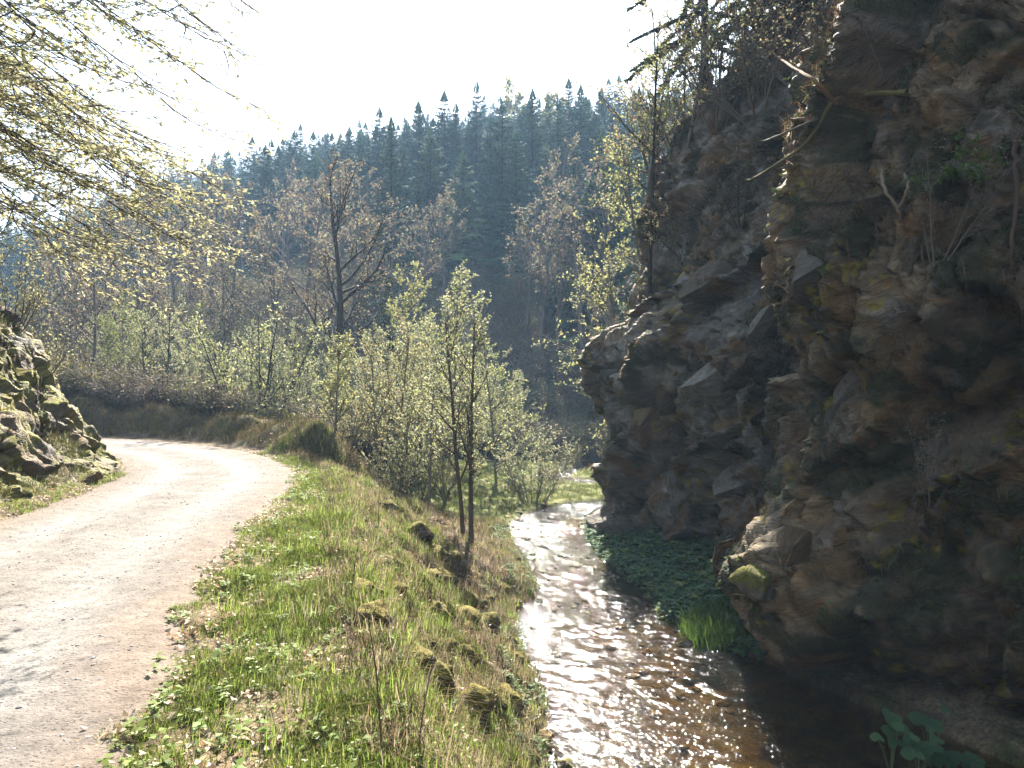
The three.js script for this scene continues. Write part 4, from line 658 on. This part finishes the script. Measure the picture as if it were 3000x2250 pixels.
  for (const [px, py, l] of [[1830, 520, 140], [1990, 520, 120], [2080, 560, 150], [2130, 640, 130], [1780, 600, 100], [2050, 1000, 130], [1880, 430, 120], [1760, 380, 110]]) rod([face(px, py, 0.1), face(px + 14 * (r() - 0.5), py + l * 0.35, 0.16), face(px + 40 * (r() - 0.5), py + l * 0.7, 0.12), face(px + 60 * (r() - 0.5), py + l, 0.04)], 0.009, 0.004, [0.073, 0.05, 0.033], 'hanging_root', `thin root trailing down the dark cliff face ${py < 450 ? 'beside the mossy branch' : py > 900 ? 'low above the plants' : px > 2040 ? 'near the dry shrub' : px > 1900 ? 'below the ivy' : 'below the pale root loop'}`, 'root', 'thin roots trailing down the dark cliff face', M.twig);
  // tussock on the nose of the near cliff
  const tb = face(1640, 1262, 0.05), nb = single('boulder', craggy[1], rockMat, 'mossy knob jutting from the foot of the dark cliff over the plants', 'boulder'); nb.position.copy(tb); nb.scale.set(0.62, 0.55, 0.6);
}

// ---------------------------------------------------------------- grass, herbs, litter, gravel: nobody could count them
function tuft(seed, n, len, wid, spread, curl, droop = 0) {
  const r = seeded(seed), b = new Buf();
  for (let k = 0; k < n; k++) {
    const a = r() * 6.283, o = V((r() - 0.5) * spread, -0.02, (r() - 0.5) * spread), L = len * (0.5 + 0.7 * r()), out = V(Math.cos(a), 0, Math.sin(a)), s = V(-out.z, 0, out.x), c = curl * (0.3 + r()), tone = 0.75 + 0.5 * r(), cc = [tone, tone, tone];
    const m = o.clone().addScaledVector(out, L * c * 0.35).add(V(0, L * (0.6 - droop * 0.3), 0)), e = o.clone().addScaledVector(out, L * c).add(V(0, L * (1 - 0.45 * c - droop), 0)), nn = V(out.x * 0.4, 0.9, out.z * 0.4).normalize();
    const i = [b.vert(o.clone().addScaledVector(s, wid), nn, cc), b.vert(o.clone().addScaledVector(s, -wid), nn, cc), b.vert(m.clone().addScaledVector(s, wid * 0.8), nn, cc), b.vert(m.clone().addScaledVector(s, -wid * 0.8), nn, cc), b.vert(e, nn, cc)];
    b.i.push(i[0], i[1], i[2], i[1], i[3], i[2], i[2], i[3], i[4]);
  }
  return b.geo();
}
function herb(seed, n, size, flat) {
  const r = seeded(seed), b = new Buf();
  for (let k = 0; k < n; k++) { const a = r() * 6.283, h = size * (0.2 + 0.9 * r()), d = V(Math.cos(a), flat * (r() - 0.4), Math.sin(a)).normalize(), s = V(-d.z, 0.2 * (r() - 0.5), d.x).normalize(), t = 0.7 + 0.6 * r(), L = size * (0.5 + 0.6 * r()); b.leaf(V((r() - 0.5) * size, h, (r() - 0.5) * size), d, s, L, L * 0.7, [t, t, t], 0.15); }
  return b.geo();
}
function strew(name, geos, mat, label, category, n, seed, sample, tone, size) {
  const r = seeded(seed), lists = geos.map(() => []), q = new THREE.Quaternion(), e = new THREE.Euler();
  for (let k = 0, tries = 0; k < n && tries < n * 12; tries++) {
    const s = sample(r); if (!s) continue;
    k++;
    const h = size * (0.6 + 0.8 * r()) * (s.k ?? 1); e.set(s.tilt ? s.tilt * (r() - 0.5) : 0.25 * (r() - 0.5), r() * 6.283, s.tilt ? s.tilt * (r() - 0.5) : 0.25 * (r() - 0.5)); q.setFromEuler(e);
    lists[Math.floor(r() * geos.length)].push([new THREE.Matrix4().compose(s.p, q, V(h, h * (s.flat ?? 1), h)), tone(r, s)]);
  }
  geos.forEach((g, i) => {
    if (!lists[i].length) return;
    const m = new THREE.InstancedMesh(g, mat, lists[i].length); m.name = numbered(name); tag(m, label, category, null, 'stuff');
    lists[i].forEach(([mm, c], k) => { m.setMatrixAt(k, mm); m.setColorAt(k, rgb(...c)); });
    m.castShadow = m.receiveShadow = true; scene.add(m);
  });
}
{
  const roadY = (s, x, d) => 0.012 - 0.028 * (Math.exp(-(((s - 0.62) / 0.28) ** 2)) + Math.exp(-(((s + 0.62) / 0.28) ** 2))) - 0.05 * sm(0.85, 1.25, Math.abs(s) / RW) + 0.018 * fbm2(x * 0.8, d * 0.8) + 0.006 * n2(x * 5, d * 5);
  const onRoadside = (r, s0, s1, d0, d1) => { const a = roadLine.near(-4, d0).a + (d1 - d0) * r(), { p, t } = roadLine.at(a), s = lerp(s0, s1, r()), x = p.x + t.z * s, d = p.z - t.x * s; return { x, d, s }; };
  const dens = (x, d) => fbm2(x * 0.75 + 5, d * 0.6 - 2);
  const greenTone = (r) => { const t = r(); return vary(t < 0.68 ? [0.255, 0.33, 0.065] : t < 0.86 ? [0.3, 0.32, 0.1] : [0.32, 0.267, 0.16], r, 0.2); };
  const dryTone = (r) => vary(r() < 0.65 ? [0.38, 0.31, 0.2] : [0.29, 0.215, 0.13], r, 0.25);
  const g = [1, 2, 3].map((k) => tuft(k, 11, 0.085, 0.0022, 0.1, 0.7)), lg = [4, 5].map((k) => tuft(k, 12, 0.18, 0.0026, 0.14, 0.8)), dg = [6, 7].map((k) => tuft(k, 12, 0.2, 0.0024, 0.14, 1.0, 0.2)), cg = [8, 9].map((k) => tuft(k, 9, 0.2, 0.007, 0.25, 0.6));
  const away = (x, d) => Math.hypot(x, d) > 1.6;
  strew('grass', g, M.grass, 'bright green spring grass on the verge beside the track', 'grass', 34000, 1, (r) => { const q = onRoadside(r, RW - 0.12, RW + 2.6, 1.8, 18); if (!away(q.x, q.d)) return null; const e = q.s - RW, v = vergeWidth(q.d); if (r() > (e > v ? 0.35 : 1) * sm(-0.2, 0.2, dens(q.x, q.d)) + 0.1 || (e < 0.12 && r() < 0.6)) return null; return { p: gpos(q.x, q.d), k: e < 0.3 ? 0.6 : 1 }; }, greenTone, 1);
  strew('tall_grass', lg, M.grass, 'taller green grass along the edge of the slope', 'grass', 1700, 2, (r) => { const q = onRoadside(r, RW + 0.7, RW + 2.7, 2.2, 17); if (!away(q.x, q.d)) return null; if (dens(q.x + 9, q.d) + 0.1 < 0.1 + 0.35 * r()) return null; return { p: gpos(q.x, q.d) }; }, greenTone, 1);
  strew('grass_strip', g, M.grass, 'green grass strip between the track and the outcrop', 'grass', 3200, 3, (r) => { const q = onRoadside(r, -RW - 1.0, -RW + 0.08, 7, 20); if (r() > sm(-0.35, 0.2, dens(q.x, q.d)) * 0.9) return null; return { p: gpos(q.x, q.d) }; }, greenTone, 1);
  strew('meadow_grass', cg, M.grass, 'sunlit grass of the little meadow inside the stream bend', 'grass', 15000, 4, (r) => { const d = 18.5 + 17 * r(), x = -5 + 12 * r(), w = streamLine.near(x, d); if (w.dist < streamWidth(w.a) + 0.08) return null; const y = terrain(x, d); if (y > -0.5 || -cliffLine.near(x, d).dist * cliffLine.near(x, d).s > 0) return null; if (r() > 0.5 + fbm2(x, d) * 1.3) return null; return { p: V(x, y, -d), k: 0.55 }; }, (r) => { const t = r(); return vary(t < 0.55 ? [0.133, 0.187, 0.033] : t < 0.8 ? [0.187, 0.193, 0.06] : [0.227, 0.187, 0.1], r, 0.22); }, 1);
  strew('dry_grass', dg, M.dry, 'withered brown grass on the embankment slope', 'grass', 5600, 5, (r) => { const d = 1.5 + 19 * r(), x = -5 + 6 * r(), w = streamLine.near(x, d), rd = roadLine.near(x, d); if (rd.s < 0 || rd.dist < RW + vergeWidth(d) - 0.3 || w.dist < streamWidth(w.a) + 0.05 || !away(x, d)) return null; if (r() > 0.55 + 0.9 * fbm2(x * 0.8 + 70, d * 0.8)) return null; return { p: gpos(x, d) }; }, dryTone, 1);
  strew('slope_grass', g, M.grass, 'scattered green grass on the embankment slope', 'grass', 2400, 6, (r) => { const d = 2 + 18 * r(), x = -4.5 + 5.4 * r(), w = streamLine.near(x, d), rd = roadLine.near(x, d), q = w.dist - streamWidth(w.a); if (rd.s < 0 || rd.dist < RW + vergeWidth(d) || q < 0.03 || !away(x, d)) return null; if (r() > 0.25 + 0.8 * sm(0.9, 0.1, q) + 0.8 * fbm2(x * 0.9 - 40, d * 0.9)) return null; return { p: gpos(x, d), k: q < 0.5 ? 1.5 : 1.1 }; }, greenTone, 1.1);
  strew('bank_grass', dg, M.dry, 'yellowed hanging grass on the mossy bank outside the bend', 'grass', 6500, 7, (r) => { const q = onRoadside(r, RW + 0.5, RW + 4.5, 16, 30); return { p: gpos(q.x, q.d) }; }, (r) => vary(r() < 0.5 ? [0.133, 0.12, 0.04] : [0.147, 0.107, 0.057], r, 0.25), 1.15);
  strew('outcrop_grass', g, M.grass, 'mossy grass and seedlings over the outcrop slope', 'grass', 11000, 8, (r) => { const q = onRoadside(r, -RW - 4.5, -RW - 0.4, 6, 19); if (r() > 0.45 + fbm2(q.x * 0.8, q.d * 0.8)) return null; return { p: gpos(q.x, q.d, 0.06 + 0.1 * r()), k: 1.0, tilt: 0.9 }; }, (r) => vary(r() < 0.6 ? [0.107, 0.12, 0.02] : [0.147, 0.113, 0.053], r, 0.25), 1);
  // leafy herbs
  const hb = [1, 2, 3].map((k) => herb(k, 9, 0.055, 0.7)), hb2 = [4, 5].map((k) => herb(k, 13, 0.07, 0.9));
  strew('ground_herbs', hb, M.leaf, 'small leafy weeds among the verge grass', 'weeds', 1000, 9, (r) => { const q = onRoadside(r, RW - 0.05, RW + 2, 1.8, 15); if (!away(q.x, q.d)) return null; if (r() > 0.3 + 0.9 * fbm2(q.x * 0.9 + 31, q.d * 0.9) + 0.5 * sm(5.5, 3.5, q.d)) return null; return { p: gpos(q.x, q.d) }; }, (r) => vary([0.127, 0.167, 0.04], r, 0.3), 0.8);
  strew('waterside_herbs', hb2, M.leaf, 'green leafy plants along the water under the cliff', 'weeds', 8500, 10, (r) => { const d = 10.4 + 11.2 * r(), x = 1 + 4.4 * r(), w = streamLine.near(x, d), q = w.dist - streamWidth(w.a), c = cliffLine.near(x, d), cl = -c.dist * c.s; if (q < -0.05 || x < 1.2 || cl > 0.25) return null; if (r() > 0.75 + 0.6 * fbm2(x, d)) return null; return { p: gpos(x, d, -0.02), k: 0.8 + 0.7 * r() }; }, (r) => vary(r() < 0.75 ? [0.047, 0.093, 0.03] : [0.107, 0.133, 0.033], r, 0.3), 1);
  strew('bank_herbs', hb2, M.leaf, 'green plants at the waterline of the embankment', 'weeds', 1300, 11, (r) => { const d = 7 + 13 * r(), x = -1.2 + 2 * r(), w = streamLine.near(x, d), q = w.dist - streamWidth(w.a); if (q < 0 || q > 0.5 || fbm2(x * 0.6 + 3, d * 0.6) < -0.05) return null; return { p: gpos(x, d), k: 0.7 }; }, (r) => vary([0.073, 0.107, 0.027], r, 0.3), 1);
  strew('slope_brush', hb2, M.leaf, 'low green ground cover on the slope above the outcrop', 'weeds', 5200, 12, (r) => { const d = 8 + 14 * r(), x = -14 + 7.5 * r(), rd = roadLine.near(x, d); if (rd.s > 0 || rd.dist < RW + 2) return null; if (r() > 0.5 + fbm2(x, d)) return null; return { p: gpos(x, d) }; }, (r) => vary([0.113, 0.127, 0.027], r, 0.3), 0.9);
  // fallen leaves, twigs and gravel
  const lf = [1, 2].map((k) => { const b = new Buf(), r = seeded(k); b.leaf(V(-0.03, 0.004, 0), V(1, 0.08, 0).normalize(), V(0, 0.1, 1).normalize(), 0.042, 0.025, [1, 1, 1], 0.3); b.leaf(V(0.02, 0.006, 0.05), V(-0.4, 0.15, 0.8).normalize(), V(0.9, 0.2, 0.3).normalize(), 0.034, 0.021, [0.8, 0.8, 0.8], 0.35); return b.geo(); });
  strew('fallen_leaves', lf, M.dry, 'pale fallen leaves scattered over verge, slope and outcrop foot', 'leaf litter', 26000, 13, (r) => { if (r() < 0.72) { const q = onRoadside(r, RW - 0.2, RW + 4, 1.8, 19); if (!away(q.x, q.d) || terrain(q.x, q.d) < YW + 0.05) return null; if (r() > 0.35 + 0.8 * fbm2(q.x * 1.2 - 9, q.d * 1.2)) return null; return { p: gpos(q.x, q.d, 0.012), tilt: 0.9 }; } const q = onRoadside(r, -RW - 3.5, -RW + 0.1, 5, 20); return { p: gpos(q.x, q.d, 0.012), tilt: 0.9 }; }, (r) => vary(r() < 0.6 ? [0.307, 0.247, 0.173] : [0.2, 0.127, 0.067], r, 0.3), 1);
  const peb = [1, 2].map((k) => { const gg = new THREE.IcosahedronGeometry(0.012, 1), p = gg.attributes.position; for (let i = 0; i < p.count; i++) { const f = 1 + 0.3 * n3(p.getX(i) * 90 + k, p.getY(i) * 90, p.getZ(i) * 90); p.setXYZ(i, p.getX(i) * f, p.getY(i) * f * 0.6, p.getZ(i) * f); } gg.computeVertexNormals(); const c = new Float32Array(p.count * 3).fill(1); gg.setAttribute('color', new THREE.BufferAttribute(c, 3)); return gg; });
  strew('gravel', peb, M.stone, 'loose gravel on the track', 'gravel', 9000, 14, (r) => { const q = onRoadside(r, -RW - 0.1, RW + 0.05, 2.2, 18); return { p: V(q.x, roadY(q.s, q.x, q.d) - 0.001, -q.d), k: 0.2 + 0.75 * Math.pow(r(), 4) }; }, (r) => vary(r() < 0.7 ? [0.18, 0.167, 0.153] : [0.133, 0.113, 0.1], r, 0.25, 0.03), 1);
  const st = [1, 2].map((k) => { const gg = new THREE.IcosahedronGeometry(0.06, 1), p = gg.attributes.position; for (let i = 0; i < p.count; i++) { const f = 1 + 0.3 * n3(p.getX(i) * 20 + k, p.getY(i) * 20, p.getZ(i) * 20); p.setXYZ(i, p.getX(i) * f, p.getY(i) * f * 0.55, p.getZ(i) * f); } gg.computeVertexNormals(); gg.setAttribute('color', new THREE.BufferAttribute(new Float32Array(p.count * 3).fill(1), 3)); return gg; });
  strew('stream_pebbles', st, M.stone, 'brown pebbles on the bed and edges of the stream', 'pebbles', 260, 15, (r) => { const a = streamLine.near(2.3, 5).a + 22 * r(), { p, t } = streamLine.at(a), w = streamWidth(a) + 0.15, s = lerp(-w, w, r()), x = p.x + t.z * s, d = p.z - t.x * s; return { p: gpos(x, d, 0.0), k: 0.5 + 1.2 * Math.pow(r(), 2) }; }, (r) => vary(r() < 0.6 ? [0.067, 0.047, 0.023] : [0.033, 0.025, 0.016], r, 0.3), 1);
  // cliff: withered grass and moss tufts in cracks and along the top
  const cl = (r, y0, y1) => { const a = lerp(aCorner - 1.5, cliffLine.near(5.9, 5).a, r()), y = lerp(y0, y1, r()), k = cliffAt(a, y); return { a, y, k }; };
  strew('cliff_grass', dg, M.dry, 'withered grass and root fringe hanging on the cliff', 'grass', 5200, 16, (r) => { const q = cl(r, -1, 11); if (r() > sm(-0.05, 0.35, fbm2(q.a * 0.6 + 50, q.y * 0.6)) * 0.8 + 0.35 * sm(4, 8, q.y)) return null; return { p: q.k.p.clone().addScaledVector(q.k.n, 0.01), tilt: 2.4, k: 0.9 }; }, (r) => vary(r() < 0.6 ? [0.14, 0.08, 0.043] : [0.107, 0.087, 0.037], r, 0.3), 1);
  strew('cliff_moss', hb, M.leaf, 'moss and small green plants in the cracks of the cliff', 'moss', 4200, 17, (r) => { const q = cl(r, -1.8, 9); if (fbm2(q.a * 0.8 + 60, q.y * 0.8) < 0.1 - 0.06 * r()) return null; return { p: q.k.p, tilt: 2, k: 0.8 }; }, (r) => vary([0.047, 0.06, 0.017], r, 0.35), 1);
  strew('bright_tuft', lg, M.grass, 'bright sunlit grass tuft at the foot of the dark cliff', 'grass', 420, 18, (r) => { const x = 2.55 + 0.8 * r(), d = 10.9 + 1.0 * r(); return { p: V(x, Math.max(YW, terrain(x, d)), -d) }; }, (r) => vary([0.093, 0.16, 0.017], r, 0.2), 1.35);
  // reed-like stalks and saplings of the slope
  const stalk = (px, py, h, bend, label, c) => { let d = 2; while (d < 20 && EYE + ((830 - py) / 1722) * d > terrain(atPixel(px, d), d)) d += 0.05; const b = new Buf(), p = gpos(atPixel(px, d), d), pts = [0, 0.3, 0.6, 0.85, 1].map((f) => V(bend * f * f * h, h * f - 0.05, 0.03 * Math.sin(f * 6))); b.tube(pts, [0.0045, 0.004, 0.003, 0.002, 0.001], 5, c); const rr = seeded(px); for (let k = 0; k < 7; k++) { const f = 0.35 + 0.6 * rr(), q = V(bend * f * f * h, h * f - 0.05, 0), e = q.clone().add(V((rr() - 0.5) * 0.3 * h * (1.1 - f), 0.16 * h * (1.1 - f), (rr() - 0.5) * 0.3 * h)); b.tube([q, q.clone().lerp(e, 0.5).add(V(0, 0.02, 0)), e], [0.0018, 0.0014, 0.0008], 3, c); } const o = single('dry_stalk', b.geo(), M.twig, label, 'stalk', 'dry stalks on the slope'); o.position.copy(p); };
  stalk(818, 1155, 1.15, 0.02, 'thin upright sapling at the verge edge by the bend', [0.067, 0.047, 0.033]);
  stalk(828, 1660, 0.75, -0.12, 'tall dead stalk in the near grass', [0.093, 0.06, 0.04]);
  stalk(905, 1640, 0.5, 0.15, 'short dead stalk beside the tall one', [0.133, 0.093, 0.06]);
  stalk(760, 1300, 0.5, 0.1, 'brown stalk near the verge boulder', [0.107, 0.067, 0.047]);
  stalk(870, 1400, 0.6, 0.3, 'bent stalk among the brown litter of the slope', [0.133, 0.087, 0.053]);
  // butterbur at the foot of the cliff
  const rr = seeded(66), bp = [[1985, 1600], [2060, 1640], [1925, 1570], [2110, 1655], [2010, 1545]];
  bp.forEach(([px, py], i) => {
    const d = 7.3 + 0.25 * rr(), x = atPixel(px, d), y = EYE + ((830 - py) / 1722) * d, t = thing('butterbur_plant', ['broad-leaved green plant in the cliff shadow, the middle one', 'broad-leaved green plant nearest the picture bottom', 'broad-leaved green plant nearest the open water', 'broad-leaved green plant farthest from the open water', 'broad-leaved green plant highest against the dark rock'][i], 'plant', V(x, Math.min(YW + 0.05, y - 0.15), -d), 0, 'broad-leaved plants under the cliff');
    const stemB = new Buf(), n = 7, top = y - t.position.y;
    for (let k = 0; k < n; k++) {
      const a = rr() * 6.28, h = top * (0.6 + 0.6 * rr()), e = V(Math.cos(a) * 0.16 * rr(), h, Math.sin(a) * 0.16 * rr()), lb = new Buf(), R = 0.06 + 0.045 * rr(), tilt = V(rr() - 0.5, 1.3, 0.3 + rr() * 0.6).normalize(), u = V(1, 0, 0).cross(tilt).normalize(), v = V(0, 0, 0).crossVectors(tilt, u), c = vary([0.05, 0.093, 0.037], rr, 0.25);
      stemB.tube([V(0, -0.1, 0), e.clone().multiplyScalar(0.6), e], [0.006, 0.005, 0.004], 4, [0.067, 0.08, 0.033]);
      const m = 12, ids = [lb.vert(e, tilt, c)]; for (let q = 0; q < m; q++) { const b = (q / m) * 6.283, rr2 = R * (1 + 0.18 * Math.sin(3 * b + k) - (q === 0 ? 0.55 : 0)); ids.push(lb.vert(e.clone().addScaledVector(u, Math.cos(b) * rr2).addScaledVector(v, Math.sin(b) * rr2).addScaledVector(tilt, 0.12 * R * Math.sin(2 * b)), tilt, c)); }
      for (let q = 0; q < m; q++) lb.i.push(ids[0], ids[1 + q], ids[1 + ((q + 1) % m)]);
      part('leaf', lb.geo(), M.leaf, t);
    }
    part('stem', stemB.geo(), M.twig, t);
  });
}
{
  const sprig = [21, 22].map((k) => { const r = seeded(k), b = new Buf(); for (let i = 0; i < 26; i++) { const d = V(r() - 0.5, 0.55 + 0.6 * r(), r() - 0.5).normalize(), pts = [V(0, 0, 0)], L = 0.6 + 0.7 * r(); for (let j = 1; j <= 3; j++) { d.add(unit(r).multiplyScalar(0.25)).normalize(); pts.push(pts[j - 1].clone().addScaledVector(d, L / 3)); } b.tube(pts, [0.012, 0.01, 0.007, 0.004], 3, [1, 1, 1]); for (let j = 0; j < 5; j++) { const q = pts[2].clone().lerp(pts[3], r()), e = q.clone().addScaledVector(unit(r), 0.3); b.tube([q, e], [0.006, 0.003], 3, [1, 1, 1]); b.leaf(e, unit(r), unit(r).cross(V(0, 1, 0)).normalize(), 0.08, 0.05, [1.3, 1.3, 0.9]); } } return b.geo(); });
  strew('undergrowth', sprig, M.dry, 'brown and pale green undergrowth under the leafless trees', 'undergrowth', 5200, 31, (r) => { const d = 24 + 70 * Math.pow(r(), 1.4), px = 60 + 1290 * r(), x = atPixel(px, d); const rd = roadLine.near(x, d); if (rd.s < 0 || rd.dist < 3.5) return null; const y = terrain(x, d); if (y < -1.2 && d < 37) return null; const c = cliffLine.near(x, d); if (-c.dist * c.s > -0.3) return null; return { p: V(x, y, -d), k: 0.7 + d * 0.012 }; }, (r) => vary(r() < 0.6 ? [0.1, 0.073, 0.057] : [0.113, 0.11, 0.047], r, 0.3), 1);
}
renderer.render(scene, camera);
